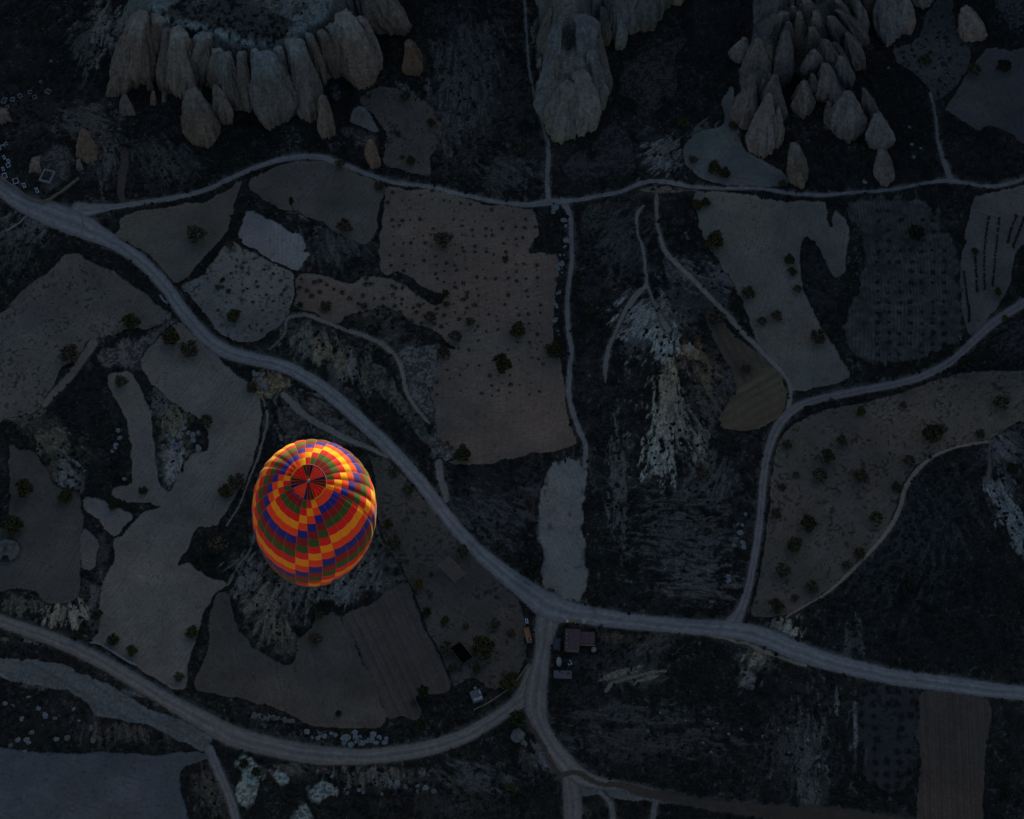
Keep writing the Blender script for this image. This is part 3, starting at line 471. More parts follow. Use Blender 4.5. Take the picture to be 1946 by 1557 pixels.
for px, py, rx, ry, an, col, sg_, rel in EROD:
    rr_ = max(rx, ry)*2.2
    q0 = U(px-rr_, py+rr_); q1 = U(px+rr_, py-rr_)
    i0 = max(int((q0[1]-GY0-3)/STEP), 0); i1 = min(int((q1[1]-GY0+3)/STEP), NY); j0 = max(int((q0[0]-GX0-3)/STEP), 0); j1 = min(int((q1[0]-GX0+3)/STEP), NX)
    if i1 <= i0 or j1 <= j0: continue
    q = (slice(i0, i1), slice(j0, j1)); dx = PX[q]-px; dy = PY[q]-py
    a_ = math.radians(an); al = dx*math.sin(a_)+dy*math.cos(a_); ac = dx*math.cos(a_)-dy*math.sin(a_)
    fan = ac/(1+.25*np.clip(al/max(rx, ry), -1.2, 1.2)) + 5*(fbm(X[q], Y[q], 5, 831, 2)-.5)
    wv_ = 14*(fbm(X[q], Y[q], 6, 833, 3)-.5)
    s1 = fbm(fan+wv_*.5, al*.30+wv_, 6.5, 841+int(px) % 7, 5)
    s2 = np.abs(2*fbm(fan*1.1+40+wv_, al*.16+9, 9.0, 861, 4)-1)
    s3 = np.abs(2*fbm(fan*1.0+90+.5*wv_, al*.24+39, 4.0, 871, 3)-1)
    e = np.exp(-((dx/rx)**2+(dy/ry)**2)*.8)
    al_ = sstep(.40, .80, e*1.12+(s1-.5)*1.5-np.clip(.14-s2, 0, 1)*4.0-np.clip(.10-s3, 0, 1)*3.0+(n4[q]-.5)*.45)*min(sg_, 1.)
    tone = (.80+.75*s1)*(.85+.3*n3[q])*1.12*(1-.5*sstep(.16, .02, s2))*(1-.35*sstep(.12, .02, s3))
    tone = tone*(1-.55*sstep(.66, .78, n5[q]*.55+n4[q]*.5))
    C[q] = C[q]*(1-al_[..., None]) + np.array(col)*al_[..., None]*tone[..., None]
    HE[q] += rel*e*((s1-.5)*4.5+2.2*np.minimum(s2, .35)+1.0*np.minimum(s3, .3)-.9)
# pale strata on top of the left table rock
m3 = (X > -20)
scr_top = sstep(0, 1, (fbm(X, Y, 9, 151, 4)+.12*(n4-.5)-.50)*9)
hole = np.exp(-(((PX-1082)/26)**2+((PY-72)/30)**2)**2)
tb = ((PX-430)/120)**2+((PY-40)/46)**2
scr_top = sstep(1.25, .75, tb+(n2-.5)*1.6+(n4-.5)*.8)*np.ones_like(Z)
scr_top = np.maximum(scr_top, .8*sstep(.60, .68, n2*.5+n4*.5))
scr_top = np.where(m3, np.maximum(.55*sstep(.55, .75, n2), np.where(PX < 1300, hole, 0)), scr_top)
edge = sstep(.5, 2, MH)*(1-scr_top)
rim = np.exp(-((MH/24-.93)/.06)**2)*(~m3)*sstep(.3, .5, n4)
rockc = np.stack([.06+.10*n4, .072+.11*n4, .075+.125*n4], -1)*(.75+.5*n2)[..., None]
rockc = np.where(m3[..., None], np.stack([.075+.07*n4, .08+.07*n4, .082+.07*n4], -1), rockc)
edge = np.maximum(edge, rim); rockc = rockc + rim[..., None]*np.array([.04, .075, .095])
wr = (edge*(MH > 2))[..., None]
C = C*(1-wr) + rockc*wr
C0 = C.copy()
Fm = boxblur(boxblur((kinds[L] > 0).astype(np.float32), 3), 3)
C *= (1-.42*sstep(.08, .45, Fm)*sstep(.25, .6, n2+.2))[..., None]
Rm = boxblur(boxblur((kinds[L] == 2).astype(np.float32), 3), 3)
vg = sstep(.10, .42, Rm+.35*(n4-.5)+.25*(n2-.5))*(L == 0)*.65; C = C*(1-vg[..., None])+np.array([.062, .064, .066])*vg[..., None]*(.5+n4[..., None])
HZ = np.zeros_like(Z)
for k in range(1, NL):
    nm, ds, c, sty, kk = meta[k]; m = L == k
    if not m.any(): continue
    base = np.array(c, np.float32)
    v = (.90+.28*(n1[m]-.5)+.30*(n2[m]-.5)+.20*(n4[m]-.5))[:, None]*np.ones(3)
    v[:, 0] *= 1+.18*(n1[m]-.5); v[:, 2] *= 1-.18*(n1[m]-.5)
    if sty in ('plain', 'speck', 'vine') and kk == 1:
        v *= (1+.30*(n1[m]-.5)+.22*(fbm(X[m], Y[m], 11, 881, 3)-.5)*2)[:, None]
        th = (k*47 % 180)*math.pi/180; t = X[m]*math.cos(th)+Y[m]*math.sin(th)+1.6*(n1[m]-.5)*4
        v *= (1+.07*np.sin(t*6.283/1.3)*sstep(.3, .7, n2[m]))[:, None]
        fr = (t/10.5) % 1; v *= (1-.16*np.exp(-((fr-.5)/.022)**2)*sstep(.35, .6, n2[m])-.10*np.exp(-((fr-.68)/.02)**2))[:, None]
        v *= (1-.38*sstep(.70, .84, n3[m]*.5+n5[m]*.5)*(.3+.9*n1[m]))[:, None]*(1+.22*sstep(.74, .86, n3[m]*.3+n4[m]*.7))[:, None]
        v[:, 0] *= 1+.22*(fbm(X[m], Y[m], 13, 891, 2)-.5)
    if sty == 'speck':
        cx_ = np.floor(X[m]/4.6+.3*(n1[m]-.5)); cy_ = np.floor(Y[m]/4.6); ha = (np.sin(cx_*12.9+cy_*78.2)*43758.5) % 1; hb = (np.sin(cx_*39.3+cy_*11.1)*24634.6) % 1
        dd_ = np.hypot((X[m]/4.6) % 1-.3-.4*ha, (Y[m]/4.6) % 1-.3-.4*hb)*4.6
        v *= (1-.34*np.exp(-((dd_-.55-.5*hb)/.20)**2)*(ha > .35)*sstep(.35, .55, n1[m]))[:, None]
    if sty == 'speck': v *= (1-.55*sstep(.62, .8, n5[m]*.55+n2[m]*.5))[:, None]
    elif sty == 'mott': v *= (1-.65*sstep(.42, .62, n4[m]*.6+n3[m]*.45))[:, None]
    elif sty == 'vine': v *= (1-.04*(np.sin(X[m]*6.283/2.2) > .3))[:, None]
    elif sty == 'comb':
        ang = np.sin(X[m]*6.283/1.15 + 34*fbm(X[m], Y[m], 24, 171, 3))
        v *= (1+.22*ang*sstep(.3, .6, n2[m]))[:, None]*(.35+1.1*n4[m]+.3*n2[m])[:, None]
    elif sty == 'streak':
        a = fbm(X[m]*2.2+.5*Y[m], Y[m]*.25, 2.2, 181, 3); v *= (.15+1.7*a)[:, None]; v *= (1-.6*sstep(.66, .8, n5[m]*.5+n4[m]*.5))[:, None]
    elif sty[0] == 's' and ',' in sty:
        dx, dy, per = [float(t) for t in sty[1:].split(',')]; nn = math.hypot(dx, dy); dx /= nn; dy /= nn
        t = PX[m]*dy - PY[m]*dx + 5*(n1[m]-.5)
        v *= (1+.09*np.sin(t*6.283/per+3*n2[m])*(.2+1.6*n4[m])+.30*(vn(t, t*0, per*.6, 191)-.5))[:, None]
        HZ[m] += .10*np.sin(t*6.283/per)
    elif sty == 'road':
        ii = np.clip((PY[m]-wroad[m]+MG).astype(int), 0, RH-1); jj = np.clip((PX[m]+wroad[m]+MG).astype(int), 0, RW-1); ac = across[ii, jj]
        wob = 2*(n2[m]-.5); a_ = np.abs(ac+.25*wob)
        v = v*.6+.4
        v *= (1+.20*np.exp(-((a_-.40)/.13)**2)-.16*np.exp(-(ac+.1*wob)**2/.02)-.12*np.exp(-((a_-.66)/.07)**2)-.34*sstep(.72, 1.0, np.abs(ac)+.25*(n4[m]-.5)))[:, None]
        v *= (.82+.22*vn(ac*9+3*n1[m], n1[m]*3, 1.0, 201)+.24*(n4[m]-.35))[:, None]
    C[m] = base*v
    C[m] *= (1+.10*np.exp(-((Fm[m]-.72)/.12)**2))[:, None]
    if kk == 1: HZ[m] -= .35
    if kk == 2: HZ[m] -= .30
# loose bare ground fades raggedly into the scrub
bm_ = (bareid[L] == 1); nb = boxblur(boxblur(bm_.astype(np.float32), 4), 4)
Cb = np.stack([boxblur(boxblur(C[..., c]*bm_, 2), 2) for c in range(3)], -1)/(boxblur(boxblur(bm_.astype(np.float32), 2), 2)[..., None]+1e-4)
al_ = sstep(.30, .85, nb*1.05+(fbm(X*1.4, Y*.5, 2.2, 895, 3)-.5)*1.1+(n4-.5)*.5)
al_ = np.where(bm_, al_, 0)
C = np.where(bm_[..., None], C0*(1-al_[..., None])+C*al_[..., None], C)
# fine grain everywhere
g1 = vn(X, Y, .33, 896); g2 = vn(X+7, Y-3, .6, 897)
C *= (.84+.32*(.55*g1+.45*g2))[..., None]
C[..., 2] *= .85; C[..., 0] *= 1.04
scr = L == 0
HZ[scr] += (.25+1.1*(n2[scr]-.5)+.9*(n4[scr]-.5)+.35*(n3[scr]-.5))
bare = np.isin(L, [k for k in range(NL) if meta[k][0] in ('bare_slope', 'riverbed')])
HE = np.where(MH < 1, HE, 0); HZ += np.where(scr | bare, HE, HE*.15)
HZ[bare] += .3 + .8*(n2[bare]-.5)+.6*(n4[bare]-.5)
HZ[~scr & ~bare] += .05*(n4[~scr & ~bare]-.5)
HZ = boxblur(HZ.astype(np.float32), 1)
Z = Z + HZ
def zat(x, y):
    i = int(np.clip((y-GY0)/STEP, 0, NY-1)); j = int(np.clip((x-GX0)/STEP, 0, NX-1)); return float(Z[i, j])
def G(px, py):
    q = U(px, py); z = zat(q[0], q[1]); q = U(px, py, z); return Vector((q[0], q[1], zat(q[0], q[1])))
idx = np.arange(NY*NX).reshape(NY, NX)
quads = np.stack([idx[:-1, :-1], idx[:-1, 1:], idx[1:, 1:], idx[1:, :-1]], -1).reshape(-1, 4)
ql = L[:-1, :-1].reshape(-1)
ax, ay = PX[:-1, :-1].reshape(-1), PY[:-1, :-1].reshape(-1)
vis = (ax > -190) & (ax < PW+190) & (ay > -230) & (ay < PH+190)
VV = np.stack([X, Y, Z], -1).reshape(-1, 3); CC = C.reshape(-1, 3)
MATS = {'scrub': ground_material('scrub_soil', .45, 1.6, .9, 1.6), 'field': ground_material('field_soil', .16, 1.8, .5, 3.0),
        'road': ground_material('road_dust', .12, 1.0, .3, 2.0), 'bare': ground_material('eroded_soil', .28, 1.2, .9, 1.2)}
matof = {'ground': 'scrub', 'bare_slope': 'bare', 'riverbed': 'bare', 'dirt_road': 'road', 'track': 'road', 'footpath': 'road', 'bare_ground': 'road', 'stream': 'road'}
for k in range(NL):
    sel = (ql == k) & (vis if k else True)
    if k == 0: sel = ql == 0
    if sel.sum() < 6: continue
    q = quads[sel]; u, inv = np.unique(q, return_inverse=True)
    nm, ds, c, sty, kk = meta[k]
    o = mesh_from(nm, VV[u], inv.reshape(-1, 4), MATS[matof.get(nm, 'field')], True, CC[u])
    tag(o, ds, nm.replace('_', ' '), kind='structure')
# quads dropped outside the traced area still need ground
sel = (ql != 0) & ~vis
if sel.any():
    q = quads[sel]; u, inv = np.unique(q, return_inverse=True)
    tag(mesh_from('ground', VV[u], inv.reshape(-1, 4), MATS['scrub'], True, CC[u]), 'valley floor beyond the edges of the view', 'ground', kind='structure')
# the land beyond, out to the horizon, and an unseen ridge added to keep the valley in shade
def annulus():
    rs = [0]; V = []; F = []
    n = 96; ring = []
    # inner rectangle edge
    per = []
    for i in range(n):
        a = 2*math.pi*i/n; dx, dy = math.cos(a), math.sin(a)
        cx, cy = (GX0+GX1)/2, (GY0+GY1)/2; hx, hy = (GX1-GX0)/2-2, (GY1-GY0)/2-2
        t = min(hx/abs(dx) if abs(dx) > 1e-6 else 1e9, hy/abs(dy) if abs(dy) > 1e-6 else 1e9)
        per.append((cx, cy, dx, dy, t))
    for j, s in enumerate([0, 12, 30, 60, 110, 180, 280, 420, 620, 900, 1400, 2400, 5000, 9000]):
        for (cx, cy, dx, dy, t) in per:
            x, y = cx+dx*(t+s), cy+dy*(t+s)
            z = (math.sin(x*.013)+math.cos(y*.017+1))*min(s, 400)*.012 - (1.2 if s == 0 else .4)
            V.append((x, y, z))
    for j in range(13):
        for i in range(n): F.append((j*n+i, j*n+(i+1) % n, (j+1)*n+(i+1) % n, (j+1)*n+i))
    return V, F
V, F = annulus()
land = mesh_from('terrain', V, F, plain('far_land', (.024, .026, .025), .95, .5, .05)); tag(land, 'open land around the valley', 'terrain', kind='structure')
hn = 90; hm = 26; V = []; F = []
sx_, sy_ = math.sin(SUN_AZ), math.cos(SUN_AZ)
for i in range(hn):
    a = -950+1900*i/(hn-1)
    for j in range(hm):
        b = -170+340*j/(hm-1)
        f = max(0, 1-(abs(b)/170)**1.5); e = min(1, (950-abs(a))/300)
        hgt = 276*f*e*(.93+.14*float(vn(np.array([a]), np.array([b]), 90, 301)[0])+.05*float(vn(np.array([a]), np.array([b]), 25, 302)[0]))  # added ridge, shaped so its shadow covers the ground but misses the balloon
        x = sx_*(430+b)+sy_*a; y = sy_*(430+b)-sx_*a
        V.append((x, y, hgt-4))
for i in range(hn-1):
    for j in range(hm-1): F.append((i*hm+j, (i+1)*hm+j, (i+1)*hm+j+1, i*hm+j+1))
hill = mesh_from('hill', V, F, plain('added_ridge_rock', (.10, .09, .08), .95, .35, .05)); tag(hill, 'unseen long ridge added north of the valley to shade its floor', 'hill', kind='structure')

# ================================================================== ROCKS
ROCK_L = rock_material('tuff_left', (.175, .115, .080), (.170, .145, .125), (.19, .205, .190), 24)
ROCK_M = rock_material('tuff_middle', (.180, .155, .080), (.150, .146, .130), (.13, .132, .125), 20)
ROCK_R = rock_material('tuff_right', (.175, .132, .105), (.170, .150, .136), (.165, .158, .148), 22)
ROCK_B = rock_material('tuff_brown', (.170, .105, .066), (.155, .112, .080), (.165, .145, .120), 12)
def lobe(px0, py0, px1, py1, wpx, h, seed, z0=None, top=.24, nu=72, nv=48, amp=.15, foot=.50, lean=.45, wk=1.0):
    """one eroded spur: horizontal slices whose centre climbs from the foot to the crest"""
    wpx = wpx*wk; B = U(px0, py0, 0); m = float(np.linalg.norm(U(px0+10, py0)-U(px0, py0)))/10
    a0 = wpx/2*m; b0 = a0*.85
    base = np.array([B[0], B[1]+b0*1.0]); T = U(px1, py1, h)
    tx, ty = T[0], T[1]-a0*top*.5
    V = []; F = []; nf_ = 4+seed % 3
    us = np.arange(nu)*2*math.pi/nu; sd = seed*13.7
    for j in range(nv):
        t = j/(nv-1)
        if t < .82:
            prof = foot+(1.02-foot)*math.sin(min(t/.30, 1)*math.pi/2) if t < .3 else 1.02-(1.02-top-.18)*((t-.3)/.52)**1.25
        else:
            q = (t-.82)/.18; prof = (top+.18)*math.sqrt(max(0, 1-q*q))+.002
        zz = h*(min(t/.9, 1) if t < .82 else .9111+.0889*math.sin((t-.82)/.18*math.pi/2))
        if t < .82: zz = h*t/.9
        cx = base[0]+(tx-base[0])*(t**1.05); cy = base[1]+(ty-base[1])*t + (-b0*lean*(1-t)**3 if foot < .7 else 0)
        zz -= 1.5*(1-t)**6
        ang = us
        q1 = vn(np.cos(ang)*2.2+sd, np.sin(ang)*2.2+t*2.0+sd, 1.0, 401)
        q2 = vn(np.cos(ang)*5+sd*2, np.sin(ang)*5+t*2.4, 1.0, 402)
        q3 = vn(np.cos(ang)*9+sd*3, np.sin(ang)*9+t*9, 1.0, 403)
        ridge = np.abs(2*q2-1)**.7
        kee = np.abs(np.cos((ang+1.57+(seed % 5-2)*.22+.5*t)))**3*(ang > math.pi)
        q4 = vn(np.cos(ang)*3+sd*4, np.sin(ang)*3+t*5.5, 1.0, 404)
        fa = [(2*math.pi*(i_+.5*((seed*7+i_*3) % 5)/5)/nf_ + .35*math.sin(t*3+seed+i_), .66+.26*((seed*11+i_*17) % 7)/7) for i_ in range(nf_)]
        pol = np.min(np.stack([d_/np.maximum(np.cos(ang-a__), .25) for a__, d_ in fa]), 0); pol = np.minimum(pol, 1.16)+.04
        r = prof*pol*(1+amp*1.5*(q1-.5)+amp*2.3*(ridge-.45)+amp*.5*(q3-.5)+amp*1.0*(q4-.5)+.05*kee)
        led = 1+(.018*math.sin(zz*1.3+seed)+.014*math.sin(zz*3.1+seed*2))*(1+2*max(0, t-.6))
        V += [(cx+a0*r[i]*led*math.cos(us[i]), cy+b0*r[i]*led*math.sin(us[i]), zz-.4) for i in range(nu)]
    for j in range(nv-1):
        for i in range(nu): F.append((j*nu+i, j*nu+(i+1) % nu, (j+1)*nu+(i+1) % nu, (j+1)*nu+i))
    F.append(tuple(range((nv-1)*nu, nv*nu)))
    return V, F
def tint(k):
    q = random.Random(k*31+5); b = q.uniform(.74, 1.18); h = q.uniform(-.07, .10)
    return (b*(1+h), b, b*(1-h))
def merged(name, lobes, mat, label, seed0):
    V = []; F = []; K = []
    for i, a in enumerate(lobes):
        v, f = lobe(*a[:6], seed0+i, **{'wk': (1.24 if seed0 < 40 else 1.14) if a[4] < 80 else 1.08, 'top': .36 if seed0 < 40 else (.30 if seed0 < 80 else .14), **(a[6] if len(a) > 6 else {})}); n = len(V); V += v; F += [tuple(q+n for q in g) for g in f]; K += [tint(seed0+i)]*len(v)
    o = mesh_from(name, V, F, mat, True, np.array(K)); tag(o, label, 'cliff', kind='structure'); return o
merged('cliff', [(262,172,270,18,66,24),(228,188,248,60,40,17),(212,192,222,140,24,8),(300,140,300,25,50,23),(316,185,318,48,30,22),(345,192,340,48,48,24),(368,180,365,70,30,20),(395,160,390,60,54,24),
    (440,213,430,98,44,25),(470,217,458,95,30,24),(497,210,484,90,32,24),(520,246,500,95,64,26),(545,215,528,85,34,24),(590,232,560,70,58,26),(566,190,545,70,30,24),(612,162,584,62,32,24),(640,152,608,55,36,24),
    (690,174,650,22,70,26),(660,150,630,45,44,25),(712,140,680,30,40,22),(745,70,690,-60,70,24),(705,62,660,-60,60,24),(725,40,690,-70,50,26),(420,180,415,90,30,22)], ROCK_L, 'broad left cliff of fluted pale rock under a flat bushy top', 1)
merged('cliff', [(1084,272,1090,20,94,21,dict(top=.62)),(1056,238,1056,100,40,17),(1072,274,1080,150,60,15),(1108,262,1104,130,64,16),(1136,218,1122,90,44,17),(1146,190,1132,60,36,17),(1038,205,1048,80,28,14),(1040,120,1050,10,40,17),
    (1070,60,1070,-60,90,20,dict(top=.7)),(1150,94,1144,10,26,12),(1168,73,1160,-40,50,18),(1188,70,1180,-50,42,18),(1205,66,1200,-50,40,18),(1230,66,1225,-60,52,19),(1262,22,1255,-60,34,14),(1288,14,1285,-50,26,10),(1135,60,1120,-40,60,18),(1160,40,1150,-60,50,22),(1200,40,1190,-70,60,22),(1245,40,1235,-80,44,18),(1180,100,1172,20,26,9)], ROCK_M, 'long middle ridge ending in a broad blunt rocky nose', 40)
merged('cliff', [(1412,252,1428,140,46,16),(1405,124,1416,70,28,12),(1432,175,1440,70,44,20),(1446,306,1462,175,52,16),(1468,240,1474,140,42,19),(1474,290,1480,200,24,10),(1486,170,1494,55,50,22),(1468,110,1490,20,44,22),
    (1545,158,1546,95,44,20),(1527,226,1528,152,44,13),(1575,196,1566,120,44,17),(1592,160,1565,75,50,21),(1610,172,1596,105,36,18),(1632,136,1608,62,42,19),(1636,88,1588,18,40,21),(1615,70,1590,0,36,21),(1545,80,1530,0,46,24),(1520,120,1518,20,34,23),(1560,110,1548,20,46,24),
    (1612,272,1612,170,56,15),(1672,288,1668,212,52,12),(1655,230,1640,165,30,11),(1660,34,1650,-40,36,18),(1690,86,1680,-40,50,18),(1722,72,1712,-30,42,16),(1700,50,1690,-50,40,18),(1757,16,1750,-60,54,12),(1583,250,1575,190,30,6),(1560,140,1540,50,40,20),(1578,165,1556,95,34,16),(1600,110,1575,30,40,22),(1530,60,1515,-30,50,24),(1555,60,1548,-40,40,24),(1500,60,1505,-30,40,23),(1478,70,1488,-20,36,21),(1455,150,1462,85,34,18),(1440,215,1452,150,30,14),(1492,120,1498,40,30,21),(1508,90,1506,10,26,22),(1640,70,1622,-10,34,20),(1580,30,1570,-50,44,23),(1610,30,1600,-50,40,22),(1592,215,1582,150,30,11),(1548,190,1543,140,30,14),(1600,140,1583,80,30,18)], ROCK_R, 'right-hand cliff splitting into chains of rounded rock spurs', 80)
PINN = [
 ((385,286,366,165,72,15), ROCK_B, 'largest free-standing brown cone, pointed at its foot, below the left cliff'),
 ((426,242,410,158,34,12), ROCK_L, 'slim grey rock tooth leaning against the big brown cone'),
 ((240,230,237,178,26,7), ROCK_L, 'small pale cone at the far left foot of the left cliff'),
 ((624,268,612,178,38,12), ROCK_B, 'tall narrow brown pinnacle at the lower right of the left cliff'),
 ((711,322,704,262,27,8), ROCK_B, 'short pinnacle standing closest above the upper road'),
 ((790,147,774,74,42,10), ROCK_B, 'lone oval pinnacle in the scrub right of the left cliff'),
 ((163,320,157,243,44,9), ROCK_B, 'brown stump-shaped rock beside the graveyard knoll'),
 ((151,338,148,300,14,4), ROCK_L, 'tiny pale fin below the brown stump-shaped rock'),
 ((283,174,284,148,14,4), ROCK_L, 'upper of three tiny cones under the left cliff'),
 ((291,207,291,170,13,5), ROCK_L, 'middle of three tiny cones under the left cliff'),
 ((313,199,311,172,11,4), ROCK_L, 'right-hand one of three tiny cones under the left cliff'),
 ((1520,360,1508,268,46,12), ROCK_B, 'smooth brown pinnacle below the right cliff beside the pale clearing'),
 ((1686,355,1674,280,44,10), ROCK_R, 'pinnacle at the very end of the right-hand spur chain above the road'),
 ((1851,84,1834,10,52,10), ROCK_R, 'lone rounded rock beside the orchard with ring-shaped bushes'),
]
for i, (a, m, lb) in enumerate(PINN):
    v, f = lobe(*a, 200+i, amp=.16, top=.30); o = mesh_from('rock_pinnacle', v, f, m, True, np.array([tint(200+i)]*len(v)))
    tag(o, lb, 'rock pinnacle', 'free-standing rock pinnacles below the cliffs')
# the knob on the pale hill
v, f = lobe(1313,692,1310,655,34,5, 301, amp=.32, top=.55); o = mesh_from('rock_outcrop', v, f, rock_material('tuff_tan', (.20,.13,.07), (.24,.18,.12), (.30,.30,.29), 8), True, np.ones((len(v), 3))); tag(o, 'craggy tan outcrop with a whitish tip on the pale hill', 'rock')
v, f = lobe(62,340,70,296,26,4, 303, amp=.2, top=.6); o = mesh_from('rock_outcrop', v, f, ROCK_L, True, np.ones((len(v), 3))); tag(o, 'low pale boulder hump left of the square enclosure', 'rock')
v, f = lobe(4,236,2,205,34,4, 304, amp=.2, top=.6); o = mesh_from('rock_outcrop', v, f, ROCK_L, True, np.ones((len(v), 3))); tag(o, 'pale rock hump at the left edge below the ruined plots', 'rock')

def rockmesh(seed, n=2, squash=.7):
    bm = bmesh.new(); bmesh.ops.create_icosphere(bm, subdivisions=n, radius=1)
    r = random.Random(seed)
    off = r.random()*50
    for v in bm.verts:
        p = v.co; k = 1+.9*(float(vn(np.array([p.x*1.3+off]), np.array([p.y*1.3+p.z*1.1+off]), 1., 501)[0])-.5)
        v.co = p*k; v.co.z *= squash
    V = [tuple(v.co) for v in bm.verts]; F = [tuple(l.vert.index for l in f.loops) for f in bm.faces]; bm.free()
    me = bpy.data.meshes.new('boulder'); me.from_pydata(V, [], F); me.update(); return me
WHITE = plain('pale_boulder', (.125, .150, .160), .9, .35, 1.5); WARM = plain('warm_boulder', (.105, .105, .10), .9, .35, 1.5)
BM = [rockmesh(i) for i in range(6)]
for m in BM[:3]: m.materials.append(WHITE)
for m in BM[3:]: m.materials.append(WARM)
def boulder(px, py, rpx, label, group, mi=None, sq=1):
    i = mi if mi is not None else random.randrange(6)
    o = bpy.data.objects.new('boulder', BM[i]); COL.objects.link(o); g = G(px, py); r = rpx*.135
    o.location = (g.x, g.y, g.z-r*.05); o.scale = (r*random.uniform(.85, 1.15), r*random.uniform(.85, 1.15)*sq, r*random.uniform(.7, 1)); o.rotation_euler = (random.uniform(-.2, .2), random.uniform(-.2, .2), random.random()*6.28)
    tag(o, label, 'boulder', group)
boulder(981,1396,16,'largest pale boulder beside the lower track fork',None,3,.9)
boulder(996,1412,8,'smaller pale boulder touching the largest one by the track fork',None,3)
for px, py, r in [(583,1391,6),(595,1402,4),(605,1402,6),(606,1392,4),(617,1399,5),(630,1394,4),(639,1398,6),(656,1404,9),(655,1413,6),(668,1414,7),(678,1402,7),(675,1393,6),(675,1411,6),(688,1412,7),(697,1409,6),(708,1396,6),(707,1407,7),(714,1412,5),(722,1403,7),(731,1411,5),(735,1404,5),(686,1400,4)]:
    boulder(px, py, r, 'pale boulder in the jumble between the lower road and the field', 'boulders along the lower road bend', random.randrange(3))
for i in range(12): boulder(482+i*6.8, 1360+i*.9+random.uniform(-1, 1), 4.5, 'upright grey slab in the retaining row above the lower road', 'retaining stones along the lower road', 3+i % 3, 1.5)
for px, py, r in [(742,1489,5),(750,1496,5),(756,1489,6),(771,1496,5),(793,1495,5),(793,1504,4),(809,1497,5),(825,1503,7),(663,1495,5),(683,1500,5),(690,1506,4),(632,1475,5),(604,1466,4),(726,1510,4),(660,1508,4)]:
    boulder(px, py, r, 'pale boulder in the scrub under the lower road', 'boulders under the lower road', None)
for px, py, r in [(10,1337,5),(24,1342,4),(40,1367,6),(55,1326,5),(73,1347,5),(85,1360,7),(104,1365,5),(60,1392,6),(51,1405,6),(34,1406,6),(55,1411,6),(20,1416,5),(48,1427,5),(108,1405,6),(128,1404,6),(177,1407,6),(172,1384,5),(140,1347,4),(150,1370,4)]:
    boulder(px, py, r, 'pale boulder in the dark scrub at the lower left', 'boulders in the lower left scrub', None)
for px, py, r in [(1417,978,4),(1410,999,5),(1407,1012,6),(1395,1036,5),(1411,1032,6),(1414,1040,5),(1383,1103,6),(1384,1095,5),(1402,996,3)]:
    boulder(px, py, r, 'white boulder left of the right-hand road', 'white boulders beside the right-hand road', random.randrange(3))
for i in range(26):
    t = i/25; px = [1057,1071,1078,1074,1070,1066,1064,1062,1060,1064][min(int(t*10), 9)]+random.uniform(-6, 4); py = 393+240*t+random.uniform(-9, 9)
    boulder(px, py, random.choice([2, 2.5, 3.5, 6, 7]), 'pale rock lining the left verge of the central track', 'rocks lining the central track', random.randrange(3), 1.4)
for px, py, r in [(322,822,6),(330,812,5),(338,808,5),(348,814,6),(358,822,6),(367,828,8),(376,822,6),(376,852,8),(366,838,7),(340,830,6),(328,840,7),(335,852,6),(322,836,5),(345,842,5),(318,828,4),(352,802,4),(334,844,5),(325,851,4)]:
    boulder(px, py, r, 'whitish block in the heap inside the V-shaped gully', 'whitish blocks in the gully', random.randrange(3))
for px, py, r in [(224,820,7),(229,832,7),(220,846,6),(214,858,5),(218,852,5),(236,911,5)]:
    boulder(px, py, r, 'whitish block on the right rim of the dark hollow', 'whitish blocks on the hollow rim', random.randrange(3))
for px, py, r in [(486,712,7),(492,722,7),(500,732,7),(506,738,6),(483,706,5),(575,412,4),(569,410,3)]:
    boulder(px, py, r, 'bluish-white block near the ochre bank' if px < 520 else 'small whitish rock under the slender tree', 'bluish-white blocks by the ochre bank' if px < 520 else 'small whitish rocks under the slender tree', random.randrange(3))
for px, py, r in [(1345,1368,3),(1362,1374,3),(1356,1384,4),(1408,1386,3),(1450,1400,3),(1336,1412,3),(1352,1430,3),(1523,1356,3),(1557,1340,3),(1535,1406,4),(1496,1385,3),(1557,1456,4),(1500,1430,3),(1303,1370,3),(1255,1355,3),(1232,1390,3),(1450,1402,3),(1385,1395,3),(1478,1388,3),(1729,242,5),(1733,275,4),(1750,282,4),(1737,298,5),(1643,345,6),(1688,129,4),(97,116,4),(186,112,4),(1824,640,3),(1842,630,4),(1827,645,3)]:
    boulder(px, py, r, 'small pale stone scattered in the dark scrub', 'small stones scattered in the scrub', None)

